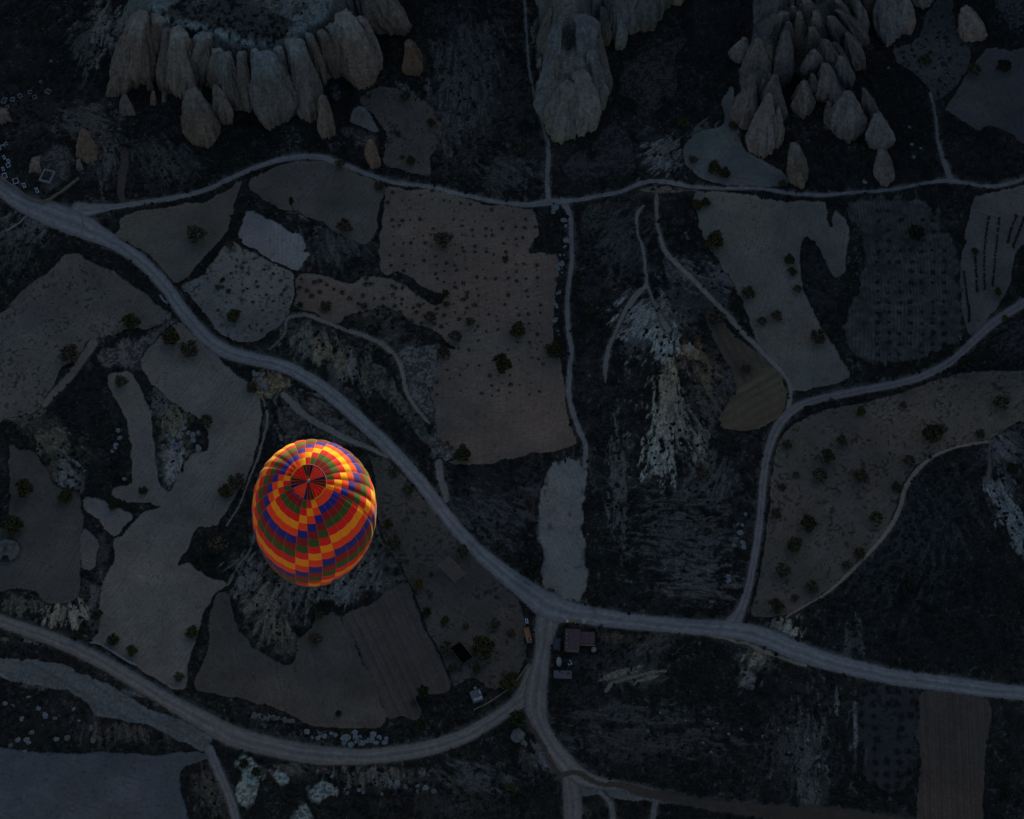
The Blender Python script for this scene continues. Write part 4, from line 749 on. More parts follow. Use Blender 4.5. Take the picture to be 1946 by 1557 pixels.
# ================================================================== STUFF: low scrub and stones
def scatter(n, ok, seed):
    r = np.random.default_rng(seed); i = r.integers(2, NY-2, n*3); j = r.integers(2, NX-2, n*3)
    m = ok[i, j] & (PX[i, j] > -60) & (PX[i, j] < PW+60) & (PY[i, j] > -60) & (PY[i, j] < PH+60)
    i, j = i[m][:n], j[m][:n]
    return np.stack([X[i, j], Y[i, j], Z[i, j]], -1), r
def tufts(name, pts, rr, mat, r0, r1, hz, cols, k=6):
    n = len(pts); ang = np.arange(k)*2*math.pi/k
    R = rr.uniform(r0, r1, n)**1.0; ph = rr.random(n)*6.28
    rad = R[:, None]*rr.uniform(.6, 1.25, (n, k))
    b = np.stack([pts[:, 0, None]+rad*np.cos(ang+ph[:, None]), pts[:, 1, None]+rad*np.sin(ang+ph[:, None]), pts[:, 2, None]-.15+0*rad], -1)
    m_ = np.stack([pts[:, 0, None]+.7*rad*np.cos(ang+ph[:, None]+.4), pts[:, 1, None]+.7*rad*np.sin(ang+ph[:, None]+.4), pts[:, 2, None]+(R*hz)[:, None]*rr.uniform(.4, 1, (n, k))], -1)
    tp = np.stack([pts[:, 0]+rr.uniform(-.2, .2, n)*R, pts[:, 1]+rr.uniform(-.2, .2, n)*R, pts[:, 2]+R*hz*rr.uniform(.8, 1.3, n)], -1)[:, None]
    V = np.concatenate([b, m_, tp], 1).reshape(-1, 3); st_ = 2*k+1
    F = []
    for i in range(k):
        i2 = (i+1) % k
        F += [(i, i2, k+i2), (i, k+i2, k+i), (k+i, k+i2, 2*k)]
    F = (np.array(F)[None]+(np.arange(n)*st_)[:, None, None]).reshape(-1, 3)
    c = np.array(cols)[rr.integers(0, len(cols), n)]*rr.uniform(.6, 1.4, (n, 1))
    return mesh_from(name, V, F, mat, False, np.repeat(c, st_, 0))
leafm = ground_material('scrub_leaf', .4, 4, .3, 6); stonem = ground_material('stone_chip', .2, 3, .2, 4)
lum = boxblur(C.mean(-1).astype(np.float32), 2)
okS = (L == 0) & ((MH < 1) | (scr_top > .5)) & ((lum < .034) | (RNG.random(L.shape) < .30))
dens = (fbm(X, Y, 8, 601, 3) > .38)
p, r = scatter(26000, okS & dens, 5); tag(tufts('scrub', p, r, leafm, .22, .75, .75, [(.013,.016,.011), (.010,.014,.013), (.018,.017,.011), (.007,.010,.009)]), 'low dark scrub covering the uncultivated ground', 'scrub', kind='stuff')
p, r = scatter(20000, okS & (MH < .5), 6); tag(tufts('scattered_stones', p, r, stonem, .05, .17, .8, [(.16,.18,.19), (.09,.10,.105), (.06,.065,.07)], 5), 'countless small pale stones strewn through the scrub', 'stones', kind='stuff')
okF = np.isin(L, [k for k in range(NL) if meta[k][3] in ('speck', 'mott', 'streak')])
p, r = scatter(5200, okF, 8); tag(tufts('weeds', p, r, leafm, .10, .34, .6, [(.022,.022,.016), (.035,.030,.022), (.020,.024,.020)], 5), 'sparse dry weeds dotting the rough fields and slopes', 'weeds', kind='stuff')

# ================================================================== TREES
def leafmat(name, a, b):
    m, t, bs = nmat(name, .85)
    oi = t.nodes.new('ShaderNodeObjectInfo'); g = t.nodes.new('ShaderNodeNewGeometry')
    mx = t.nodes.new('ShaderNodeMix'); mx.data_type = 'RGBA'; mx.inputs[6].default_value = (*a, 1); mx.inputs[7].default_value = (*b, 1)
    t.links.new(oi.outputs['Random'], mx.inputs[0])
    t.links.new(mult(t, mx.outputs[2], mapr(t, g.outputs['Random Per Island'], 0, 1, .5, 1.6)), bs.inputs['Base Color'])
    return m
OLIVE = leafmat('leaves_olive', (.042,.039,.012), (.032,.033,.012)); BROWN = leafmat('leaves_brown', (.058,.047,.028), (.048,.043,.025))
DARK = leafmat('leaves_dark', (.018,.018,.011), (.020,.020,.012)); YEL = leafmat('leaves_yellow', (.07,.055,.014), (.05,.05,.014)); GRN = leafmat('leaves_green', (.024,.032,.009), (.022,.028,.009))
BARK = plain('bark', (.05, .04, .03), .95, .3, 4)
def crown_data(seed, n, ls=1.5, ring=False):
    r = np.random.default_rng(seed); V = []; F = []
    nb = 9; cen = []
    for i in range(nb):
        a = 6.283*i/nb+r.uniform(-.3, .3); d = r.uniform(.35, .72); cen.append((d*math.cos(a), d*math.sin(a), r.uniform(-.25, .2), r.uniform(.24, .42)))
    if not ring: cen += [(0, 0, .25, .45), (.2, -.1, .1, .4)]
    for _ in range(n):
        c = cen[r.integers(len(cen))]; d = r.normal(size=3); d /= np.linalg.norm(d)+1e-9; q = c[3]*r.uniform(.45, 1.08)
        if r.random() < .10: q *= 1.3
        p = np.array(c[:3])+d*q*np.array([1, 1, .85]); s = r.uniform(.045, .095)*ls
        u = r.normal(size=3); u /= np.linalg.norm(u); v = np.cross(u, d+.4*r.normal(size=3)); v /= np.linalg.norm(v)+1e-9
        k = len(V); V += [p-u*s*1.5, p+v*s*.8, p+u*s*1.5, p-v*s*.8]; F.append((k, k+1, k+2, k+3))
    return np.array(V), np.array(F)
def trunk_data(seed):
    r = random.Random(seed); b = MB(); b.tube((0, 0, -.25), (.03, .02, .55), .075, .05, 8)
    for i in range(6):
        a = 6.283*i/6+r.uniform(-.4, .4); e = Vector((.5*math.cos(a), .5*math.sin(a), r.uniform(.85, 1.15)))
        mid = Vector((.03, .02, .5)).lerp(e, .5)+Vector((0, 0, -.06)); b.tube((.03, .02, .5), mid, .042, .026, 6); b.tube(mid, e, .026, .01, 6)
        for s in (-1, 1): b.tube(mid, mid+Vector((.22*math.cos(a+s*.8), .22*math.sin(a+s*.8), .2)), .015, .006, 5)
    return b
TREE = {}
for kind, mt, n in (('o', OLIVE, 900), ('b', BROWN, 480), ('d', DARK, 900), ('y', YEL, 420), ('g', GRN, 700)):
    for v in range(3):
        Vc, Fc = crown_data(hash((ord(kind), v)) % 9999, n); Vc[:, 2] += 1.0
        me = bpy.data.meshes.new('crown'); me.from_pydata([tuple(x) for x in Vc], [], [tuple(int(y) for y in f) for f in Fc]); me.materials.append(mt); me.update()
        tb = trunk_data(v); tm = bpy.data.meshes.new('trunk'); tm.from_pydata([tuple(x) for x in tb.v], [], tb.f); tm.materials.append(BARK); tm.update()
        TREE[kind, v] = (me, tm)
KN = {'o': 'olive-green', 'b': 'thin brownish', 'd': 'blackish', 'y': 'yellowish', 'g': 'fresh green'}
# region: phrase, [(px, py, radius px, kind, stretch in y)]
TREES = {
 'in the field wedged between the two upper roads': [(375,447,19,'b',1.2)],
 'in the five-sided vineyard beside the dirt road': [(445,600,14,'o',1),(424,530,4,'g',1),(434,552,5,'b',1),(415,545,6,'b',1),(437,463,9,'b',.8)],
 'in the broad speckled field at the left': [(252,611,17,'o',1),(136,672,17,'b',1.2)],
 'in the upper part of the long winding field': [(327,640,16,'o',1.1),(360,663,16,'b',1.2),(232,725,13,'b',1.1),(393,800,12,'b',1.4),(272,932,8,'g',1)],
 'by the ochre bank beside the dirt road': [(478,736,10,'b',1.2)],
 'in the plain field at the left edge': [(50,928,16,'o',1.2),(127,940,13,'o',1.1),(27,995,18,'o',1)],
 'above the tiny pale plot': [(216,960,8,'g',1)],
 'at the edge of the winding field left of the balloon': [(430,932,13,'o',1),(450,914,15,'b',1.1)],
 'in the round hollow left of the balloon': [(416,1035,16,'b',1.2)],
 'on the lower end of the long winding field': [(216,1215,10,'g',1.1),(252,1235,10,'o',1),(150,1203,9,'g',1),(366,1199,11,'o',1.1),(342,1285,9,'b',1),(187,1165,9,'g',.8)],
 'in the rounded grey field under the upper road': [(655,428,15,'b',1.1)],
 'in the big reddish vineyard': [(843,455,17,'b',1.1),(712,475,8,'b',1.6),(619,580,11,'b',1),(571,578,6,'g',1),(692,580,6,'b',1),(817,601,12,'b',1.1),(894,611,9,'b',1.1),(847,557,7,'g',1),(849,577,7,'b',1),(865,637,12,'b',1.1),(845,670,12,'b',1.2),(955,695,17,'o',1.5),(984,625,15,'o',1.1),(1055,665,15,'o',1.1),(880,862,14,'o',1.2),(960,490,6,'b',1),(1043,660,8,'b',1)],
 'in the bare yard right of the balloon': [(748,896,8,'b',1),(775,929,10,'b',1),(738,996,9,'o',1.2),(751,1032,13,'b',1.3),(881,1047,11,'b',1.2),(820,1091,4,'g',1),(795,1110,10,'y',1),(811,1163,8,'g',1.2),(846,1176,7,'o',1),(849,1229,13,'b',1.1),(942,1185,9,'b',1.2),(886,1189,6,'b',1),(860,1267,8,'b',1),(972,1200,7,'b',1)],
 'right beside the black-roofed hut': [(919,1226,19,'o',1.1)],
 'between the huts and the curve of the lower road': [(966,1296,15,'o',1),(906,1270,7,'o',1.3),(975,1285,9,'o',1)],
 'at the bottom of the reddish ploughed strip': [(804,1316,9,'g',1.7),(802,1378,7,'g',1.6),(785,1335,5,'b',1)],
 'on the bare field below the balloon': [(602,1213,12,'b',1),(606,1167,8,'b',1),(644,1355,5,'g',1.2),(692,1387,5,'g',1)],
 'on the chalky patches by the lane': [(464,1450,8,'g',1),(488,1465,8,'g',.9)],
 'in the scrub at the bottom edge': [(853,1506,5,'g',1.8),(980,1515,5,'g',1.6),(972,1495,7,'y',.7)],
 'at the fork beside the big pale boulder': [(983,1362,13,'g',1.2)],
 'in the grey field right of the left cliff': [(770,186,9,'b',1.4),(820,235,9,'o',1.2),(757,253,6,'b',1),(781,304,9,'o',1),(765,298,5,'b',1)],
 'along the upper road': [(647,311,10,'b',1),(720,352,10,'b',1),(945,275,10,'d',1),(988,283,9,'b',1.2),(1199,200,10,'d',1),(1124,293,9,'d',1)],
 'in the pale clearing below the right cliff': [(1297,231,12,'o',1),(1392,238,9,'b',1.1),(1408,257,6,'b',1),(1317,303,9,'b',1),(1356,317,14,'o',1),(1377,329,11,'o',1.1),(1482,241,6,'b',1),(1487,349,8,'b',1)],
 'in the pale hooked field': [(1325,388,11,'o',1),(1341,384,9,'o',1.1),(1357,455,18,'o',1.1),(1422,557,13,'b',1.2),(1447,609,9,'b',1.1),(1500,492,10,'o',1),(1505,517,9,'o',1.2),(1514,549,8,'b',1.3),(1475,598,11,'b',1),(1552,639,14,'b',1.2)],
 'at the top of the dark brown wedge field': [(1359,601,14,'b',1.1),(1417,699,9,'b',1)],
 'along the central track': [(1095,541,7,'o',1.2),(1120,591,8,'o',1),(1060,530,5,'b',1)],
 'in the combed orchard plot': [(1736,444,16,'d',1.2)],
 'in the right-edge vineyard': [(1851,479,7,'o',1.4),(1894,557,8,'y',1.8),(1908,606,6,'y',1.6)],
 'in the upper right corner fields': [(1906,126,15,'d',1.2),(1847,134,14,'b',1.3),(1759,113,12,'b',1)],
 'beside the right-hand road': [(1834,688,15,'d',1),(1717,738,7,'b',1),(1536,776,9,'d',.8),(1580,760,5,'b',1)],
 'in the upper half of the large tree-dotted field': [(1898,763,15,'b',1.1),(1635,780,9,'o',1.1),(1716,768,7,'b',1),(1598,836,10,'b',1.3),(1572,866,13,'o',1.1),(1496,845,9,'b',1.2),(1556,900,14,'b',1.1),(1635,904,14,'b',1.1),(1766,825,16,'o',1.2),(1785,816,12,'b',1.2),(1862,824,9,'b',1.1),(1725,875,11,'b',1.3),(1513,901,6,'b',1),(1484,924,7,'b',1),(1703,924,9,'o',1)],
 'in the lower half of the large tree-dotted field': [(1662,983,12,'b',1.3),(1535,993,14,'o',1.2),(1509,1035,14,'o',1.1),(1473,975,9,'b',1.3),(1488,1083,14,'b',1.1),(1542,1112,12,'b',1),(1631,1050,10,'b',1.2),(1475,1150,13,'o',1.1),(1511,1135,7,'b',1.1),(1608,1073,8,'b',1)],
 'in the dark scrub at the right': [(1723,1117,12,'d',1.3),(1921,891,12,'d',1.2),(1912,1500,5,'g',1.5)],
 'below the pale hill foot': [(1338,898,10,'b',1)],
 'by the big road junction': [(1009,1081,15,'d',1.2),(1128,1146,7,'d',.8),(1145,1196,5,'y',1),(1350,1165,9,'d',.8),(1310,1160,10,'d',.7)],
}
ORD = ['first', 'second', 'third', 'fourth', 'fifth', 'sixth', 'seventh', 'eighth', 'ninth']
allT = []
for reg, L_ in TREES.items():
    bykind = {}
    for t in L_: bykind.setdefault((t[3], t[2] < 9), []).append(t)
    for (k, small), lst in bykind.items():
        lst.sort(key=lambda t: t[0])
        word = 'shrub' if small else 'tree'
        for i, t in enumerate(lst):
            sz = 'small ' if small else ''
            if len(lst) == 1: lb = f'{sz}{KN[k]} {word} {reg}'
            elif i == len(lst)-1: lb = f'rightmost {sz}{KN[k]} {word} {reg}'
            elif i == 0: lb = f'leftmost {sz}{KN[k]} {word} {reg}'
            else: lb = f'{ORD[i]} from left {sz}{KN[k]} {word} {reg}'
            allT.append((t, word, lb, reg))
for i, ((px, py, r, k, st2), word, lb, reg) in enumerate(allT):
    cr, tr = TREE[k, i % 3]; s = r*.172; g = G(px, py+r*.5)
    root = empty('shrub' if word == 'shrub' else 'tree', (g.x, g.y, g.z-.1), 0); tag(root, lb, word, 'scattered valley trees and shrubs')
    s *= 1.12
    a = bpy.data.objects.new('crown', cr); COL.objects.link(a); a.parent = root; a.scale = (s, s*(1+.35*(st2-1)), s*(.75+.9*max(0, st2-1))); a.rotation_euler = (0, 0, random.choice([0, 3.14159])+random.uniform(-.25, .25))
    b = bpy.data.objects.new('trunk', tr); COL.objects.link(b); b.parent = root; b.scale = a.scale; b.rotation_euler = a.rotation_euler
# slender leaning tree
g = G(558, 402); root = empty('slender_tree', g); tag(root, 'tall slender light-green tree standing alone in the rounded grey field', 'tree')
tb = MB(); tb.tube((0, 0, -.3), (-.4, .3, 9.5), .16, .04, 8); tb.build('trunk', BARK, root)
Vc, Fc = crown_data(77, 420); Vc = Vc*np.array([1.0, .9, 3.9])+np.array([-.25, .2, 5.6]); mesh_from('crown', Vc, Fc.astype(np.int32), GRN, False, parent=root)

# ---- vines and small bushes
def bush_mesh(name, seed, mat, n=70, ring=False):
    Vc, Fc = crown_data(seed, n, 2.1, ring); Vc = Vc*np.array([1, 1, .6])+np.array([0, 0, .3])
    me = bpy.data.meshes.new(name); me.from_pydata([tuple(x) for x in Vc], [], [tuple(int(y) for y in f) for f in Fc]); me.materials.append(mat); me.update(); return me
VB = [bush_mesh('vine_bush', 900+i, leafmat('vine%d' % i, (.034,.026,.022), (.044,.033,.027)), 80) for i in range(3)]
DB = [bush_mesh('orchard_bush', 920+i, DARK, 70) for i in range(3)]
RB_ = [bush_mesh('ring_bush', 940+i, DARK, 70, True) for i in range(2)]
def bush(name, me, px, py, r, label, cat, group):
    o = bpy.data.objects.new(name, me); COL.objects.link(o); g = G(px, py); s = r*.165; o.location = (g.x, g.y, g.z); o.scale = (s*random.uniform(.85, 1.2), s*random.uniform(.85, 1.2), s); o.rotation_euler = (0, 0, random.random()*6.28)
    tag(o, label, cat, group)
def inlab(px, py, want): return lab[int(py+MG), int(px+MG)] in want
VID = [k for k in range(NL) if meta[k][0] == 'vineyard']
cnt = 0
for a in range(15):
    for b in range(24):
        px = 742+a*19.5+random.uniform(-5, 5)+b*.6; py = 368+b*16.5+random.uniform(-5.5, 5.5)
        if py > 860 or px > 1050 or not inlab(px, py, VID) or random.random() < (.22 if py < 660 else .45): continue
        bush('vine_bush', VB[cnt % 3], px, py, random.uniform(1.6, 5.4), 'low dark vine bush in the big reddish vineyard', 'vine', 'vines of the big reddish vineyard'); cnt += 1
for px, py in [(572,531),(597,537),(609,534),(621,542),(635,550),(650,557),(665,567),(569,547),(584,554),(592,563),(608,556),(563,561),(690,562),(681,578),(694,541),(697,530),(705,540),(712,568),(728,568),(752,548),(765,549),(747,560),(763,578),(750,582),(760,593),(797,581),(791,594),(783,610),(800,615),(838,621),(873,607),(888,557),(865,546),(880,570)]:
    bush('vine_bush', VB[cnt % 3], px, py, random.uniform(4, 6.3), 'dark vine bush on the pale western arm of the vineyard', 'vine', 'vines of the pale western vineyard arm'); cnt += 1
c2 = 0
for px, py in [(450,494),(463,500),(449,507),(460,510),(483,492),(502,513),(519,521),(533,534),(487,536),(490,545),(516,547),(506,561),(520,573),(539,577),(460,541),(470,549),(394,529),(420,536),(423,546),(462,553),(474,620),(497,628),(488,618),(508,616),(541,552),(535,560),(472,519),(440,520),(500,590),(480,575),(430,575),(415,590)]:
    bush('vine_bush', VB[c2 % 3], px, py, random.uniform(2.8, 5), 'small vine bush in the five-sided vineyard', 'vine', 'vines of the five-sided vineyard'); c2 += 1
for a in range(7):
    for b in range(15):
        px = 1668+a*21+random.uniform(-2, 2); py = 400+b*19.5+random.uniform(-2, 2)
        if not (inlab(px, py, [k for k in range(NL) if meta[k][3] == 'comb'])) or (b < 4 and random.random() < .4) or random.random() < .12: continue
        bush('orchard_bush', DB[c2 % 3], px, py, random.uniform(4, 7), 'dark low bush planted in the combed orchard grid', 'bush', 'bushes of the combed orchard'); c2 += 1
for px, py in [(1791,32),(1775,52),(1784,62),(1760,76),(1794,74),(1803,90),(1780,72),(1717,100),(1738,107),(1727,124),(1718,110),(1785,112),(1768,100),(1806,112),(1790,122),(1776,130),(1800,140),(1786,155),(1796,162),(1782,180),(1798,72),(1840,88),(1757,90),(1748,116),(1812,150),(1828,86),(1770,118),(1733,96)]:
    bush('ring_bush', RB_[c2 % 2], px, py, random.uniform(3.6, 6), 'ring-shaped dark bush in the upper right orchard', 'bush', 'ring-shaped bushes of the upper right orchard'); c2 += 1
# dark bushes in the scrub rows at the lower right
for a in range(5):
    for b in range(9):
        px = 1640+a*23+random.uniform(-4, 4); py = 1315+b*22+random.uniform(-4, 4)
        if random.random() < .25: continue
        bush('orchard_bush', DB[c2 % 3], px, py, random.uniform(5.5, 9), 'blackish bush in the overgrown rows left of the lower right ploughed field', 'bush', 'bushes of the overgrown lower right rows'); c2 += 1
# long vine rows of the right-edge vineyard
ROWS = [[(1879,412),(1873,450),(1870,500),(1871,550)],[(1899,415),(1894,460),(1889,510),(1886,545)],[(1931,410),(1920,440),(1915,462)],[(1946,415),(1936,440),(1925,470)],[(1832,520),(1837,560),(1841,590),(1842,612)],[(1853,490),(1855,520),(1857,555)]]
for i, rw in enumerate(ROWS):
    P = smooth(rw, False, 8); V = []; F = []; rr = random.Random(i)
    acc = np.zeros((0, 3)); fs = []
    for q in P:
        for _ in range(2):
            g = G(q[0]+rr.uniform(-1, 1), q[1]+rr.uniform(-2, 2)); Vc, Fc = crown_data(rr.randrange(9999), 34, 3.2)
            s = .42; fs.append(Fc+len(acc)); acc = np.concatenate([acc, Vc*np.array([s, s*1.3, s*.8])+np.array([g.x, g.y, g.z+.35])])
    o = mesh_from('vine_row', acc, np.concatenate(fs).astype(np.int32), DARK, False)
    tag(o, ['long dark vine row', 'second long vine row', 'short upper vine row', 'vine row nearest the frame edge', 'lowest vine row by the left border', 'short vine row under the small tree'][i]+' in the right-edge vineyard', 'vine row', 'vine rows of the right-edge vineyard')

# ================================================================== BUILT THINGS
CONC = plain('concrete', (.15, .17, .18), .85, .25, 2); WHI = plain('white_stone', (.26, .31, .35), .8, .2, 2)
REDM = plain('red_roof_sheet', (.070, .045, .054), .7, .35, 2); TIMB = plain('old_timber', (.13, .10, .07), .9, .35, 4); BLK = plain('black_tarp', (.004, .004, .005), .6, .2, 2)
BLK.node_tree.nodes['Principled BSDF'].inputs['Specular IOR Level'].default_value = 0
BLU = plain('blue_tarp', (.025, .035, .05), .7, .3, 2); ORA = plain('orange_paint', (.27, .14, .06), .55, .3, 3); TYR = plain('rubber', (.012, .012, .012), .9, .2, 3)
GLS = plain('dark_glass', (.01, .012, .014), .1, .1, 1); MUD = plain('mud_wall', (.13, .105, .085), .95, .3, 1.5); YLW = plain('yellow_paint', (.22, .15, .04), .6, .3, 3); STEEL = plain('grey_steel', (.16, .18, .19), .5, .3, 3)
PINK = plain('faded_pink', (.20, .17, .20), .7, .2, 3)
# graves and plots
def kerb(px, py, wpx, hpx, rot, label, mat=WHI, name='grave', cat='grave', group='graves by the left edge', t=.22, hh=.35, gaps=False, mid=True):
    g = G(px, py); sx, sy = wpx*.17, hpx*.19; root = empty(name, g, rot); tag(root, label, cat, group)
    m = MB()
    for c, d in (((0, -sy/2, hh/2), (sx, t, hh)), ((0, sy/2, hh/2), (sx, t, hh)), ((-sx/2+t/2, 0, hh/2-.002), (t, sy-t, hh-.01)), ((sx/2-t/2, 0, hh/2-.002), (t, sy-t, hh-.01))):
        m.box(c, d)
    m.build('kerb', mat, root)
    if mid: MB().box((0, 0, .06), (sx-2*t, sy-t, .12)).build('bed', plain_soil, root)
    return root
plain_soil = plain('grave_soil', (.05, .047, .045), .95, .3, 3)
GR = [(8,300,5,7,.5),(16,307,5,7,.5),(6,322,5,7,.45),(9,335,9,10,.35),(16,315,8,8,.4),(46,353,6,8,.4),(5,281,10,9,.35),(12,274,6,5,.5)]
nms = ['upper white grave nearest the left edge', 'second small white grave beside it', 'third white grave just above the road wall', 'wide half-ruined grave above the road wall', 'unmarked dull grave between the white ones', 'narrow grave right of the bright square one', 'broken grave at the top of the left group', 'small broken grave at the very top']
for (px, py, a, b, r), lb in zip(GR, nms): kerb(px, py, a, b, r, lb)
kerb(30,345,11,10,.42,'bright square grave kerb in the corner of the graveyard')
root = kerb(70,362,6,9,.4,'upright pale grave below the square enclosure')
MB().box((0, .45, .5), (.7, .16, 1.0), bev=.03).build('headstone', WHI, root)
for i, (px, py, a, b, r) in enumerate([(92,175,12,8,-.55),(78,156,7,4,-.6),(57,176,8,7,.2),(66,186,8,7,.4),(8,192,9,11,-.2),(24,190,8,8,-.1),(14,204,7,6,.3),(38,183,8,8,.5)]):
    kerb(px, py, a, b, r, ['brightest ruined plot of the upper left group', 'tiny bluish plot, highest of the upper left group', 'dull plot left of the brightest ruined one', 'dull plot under the brightest ruined one', 'ruined plot at the left frame edge', 'ruined plot beside the one at the frame edge', 'lowest ruined plot of the upper left group', 'ruined plot in the middle of the upper left group'][i], CONC, 'ruined_plot', 'ruined plot', 'ruined plots at the upper left', t=.2)
kerb(90,336,23,22,-.30,'large square stone enclosure with pale walls on the knoll', CONC, 'stone_enclosure', 'stone enclosure', None, t=.42, hh=.9, mid=False)
# earth wall along the graveyard
def wall(name, pts, hh, tt, mat, label, cat='wall'):
    P = [G(*p) for p in smooth(pts, False, 5)]; V = []; F = []
    for i, p in enumerate(P):
        a = P[max(i-1, 0)]; b = P[min(i+1, len(P)-1)]; d = (b-a); d.z = 0; d.normalize(); n = Vector((-d.y, d.x, 0))*tt/2
        j = random.uniform(-.08, .08)
        V += [p+n-Vector((0, 0, .4)), p+n+Vector((0, 0, hh+j)), p-n+Vector((0, 0, hh+j)), p-n-Vector((0, 0, .4))]
    for i in range(len(P)-1):
        k = i*4
        for q in range(3): F.append((k+q, k+q+1, k+5+q, k+4+q))
    F += [(0, 1, 2, 3), tuple(len(V)-1-q for q in range(4))]
    o = mesh_from(name, V, F, mat, False); tag(o, label, cat); return o
wall('boundary_wall', [(-20,322),(0,338),(30,358),(55,378),(75,385),(85,385),(100,377),(125,360),(150,340)], .9, .55, MUD, 'brown earth wall curving round the graveyard corner')
wall('boundary_wall', [(12,440),(30,430),(45,418),(53,408)], .5, .4, CONC, 'short pale wall left of the main road start')
wall('boundary_wall', [(304,562),(312,573),(319,577)], .5, .5, CONC, 'short pale culvert wall on the left road verge')
wall('dry_stone_wall', [(338,1192),(300,1180),(255,1158),(235,1145)][::-1] if False else [(172,1222),(190,1225),(215,1240),(240,1256),(260,1266)], .5, .5, CONC, 'low stone wall edging the field above the lower road')
wall('boundary_wall', [(900,1350),(925,1338),(950,1322),(975,1302),(992,1280),(1005,1262)], .6, .3, MUD, 'thin brown fence wall following the inner road curve', 'wall')
# utility poles
for (x0, y0, x1, y1), lb in (((160,430,155,397), 'dark utility pole at the widened start of the main road'), ((295,506,282,477), 'utility pole on the field verge above the main road'), ((408,627,402,606), 'utility pole at the lower corner of the five-sided vineyard')):
    g = G(x0, y0); h = 7.5; root = empty('utility_pole', g); tag(root, lb, 'utility pole', 'utility poles along the main road')
    T = U(x1, y1, g.z+h); m = MB(); m.tube((0, 0, -.4), (0, 0, h), .14, .09, 8); m.build('pole', TIMB, root)
    MB().box((0, 0, h-.6), (1.5, .12, .12)).build('crossarm', TIMB, root)
    for s in (-.6, .6): MB().rev([(.05, 0), (.08, .08), (.05, .2), (.02, .22)], (s, 0, h-.54), 8).build('insulator', CONC, root)
# red-roofed hut
g = G(1086, 1222); root = empty('red_roofed_hut', g, -.06); tag(root, 'long hut with patched dark red sheet roofs beside the junction', 'hut')
MB().box((.2, 0, 1.1), (3.9, 6.0, 2.6)).box((4.3, .8, 1.0), (3.8, 3.2, 2.4)).build('wall', MUD, root)
def corrug(w_, d_, c, rx, rz, n=16, seed=1):
    V = []; F = []; r = random.Random(seed)
    for i in range(n+1):
        for j in range(7):
            V.append(Matrix.Translation(c) @ Matrix.Rotation(rz, 4, 'Z') @ Matrix.Rotation(rx, 4, 'X') @ Vector((w_*(i/n-.5), d_*(j/6-.5), .06*math.sin(i*2.2)+r.uniform(-.02, .02))))
    for i in range(n):
        for j in range(6): F.append((i*7+j, (i+1)*7+j, (i+1)*7+j+1, i*7+j+1))
    return V, F
def sheet(*a, mat=REDM, parent=None, name='roof', **k):
    V, F = corrug(*a, **k); o = mesh_from(name, V, F, mat, False, parent=parent); s = o.modifiers.new('t', 'SOLIDIFY'); s.thickness = .05; return o
sheet(4.3, 6.4, (.2, 0, 2.65), .06, 0, 20, 3, parent=root); sheet(4.3, 3.7, (4.4, .9, 2.45), -.10, .03, 20, 5, parent=root)
MB().box((4.6, -1.25, 2.2), (4.2, .30, .10)).build('eave_board', plain('yellow_board', (.17,.13,.07), .8, .3, 4), root)
MB().box((.8, -3.35, 2.4), (2.4, .26, .10)).build('eave_board', TIMB, root)
for i, (x, y, a) in enumerate([(-1.5, 1.4, .3), (-1.3, .2, -.2), (-1.4, -1.2, .2), (-1.2, -2.4, .5)]): MB().box((x, y, 2.78), (.45, .3, .14), a, bev=.03).build('roof_stone', CONC, root)
MB().box((2.16, -1.6, .75), (.03, .9, 1.5)).build('door', TIMB, root)
# lean-to with blue tarp
g = G(1058, 1228); root = empty('tarp_shelter', g, -.05); tag(root, 'low dark shelter with bluish tarpaulin left of the red-roofed hut', 'shelter')
sheet(2.0, 3.6, (0, 0, 1.7), .05, 0, 8, 8, mat=BLU, parent=root, name='tarpaulin')
for x in (-.85, .85):
    for y in (-1.6, 1.6): MB().tube((x, y, -.1), (x, y, 1.68), .05, .05, 6).build('post', TIMB, root)
for i, (x, y) in enumerate([(-.3, 1.1), (.2, .7), (-.5, .2), (.3, -.4), (-.4, -1.0)]): MB().box((x, y, 1.86), (.28, .2, .12), i).build('weight_stone', CONC, root)
# tanks etc
def tank(px, py, r, h, mat, label, name='water_tank', sy=1, cat='water tank'):
    g = G(px, py); root = empty(name, g); tag(root, label, cat)
    MB().rev([(r*.96, 0), (r, .08), (r, h-.1), (r*.96, h), (r*.5, h+.12), (.02, h+.15)], (0, 0, 0), 24, 1, sy).build('body', mat, root, True)
    MB().rev([(r*.22, h+.10), (r*.22, h+.22), (r*.2, h+.24)], (0, 0, 0), 12).build('lid', STEEL, root)
    return root
tank(1109,1183,.75,.7,plain('cream_tank', (.30,.31,.29), .6, .15, 2),'round cream table-like tank standing alone above the red-roofed hut')
tank(1128,1236,.75,.9,PINK,'round pinkish tank at the lower right of the red-roofed hut')
tank(1062,1259,.75,.9,plain('grey_tank', (.14,.17,.18), .6, .2, 2),'elongated grey tank below the tarpaulin shelter', sy=1.8)
tank(1142,1191,.5,.9,plain('blue_barrel', (.02,.025,.05), .6, .2, 2),'small dark blue barrel at the road edge', 'barrel', cat='barrel')
kerb(1082,1260,7,7,.5,'bright white ring of stones below the red-roofed hut', WHI, 'fire_ring', 'stone ring', None, t=.22, hh=.3)
g = G(1070, 1283); root = empty('concrete_slab', g, -.03); tag(root, 'low grey concrete platform with broken edge below the tanks', 'platform')
MB().box((0, 0, .12), (5.0, 2.4, .5), bev=.05).build('slab', plain('dull_slab', (.085,.085,.095), .9, .3, 2), root); MB().box((-2.5, .1, .42), (.16, 2.0, .34)).build('edge_stones', CONC, root)
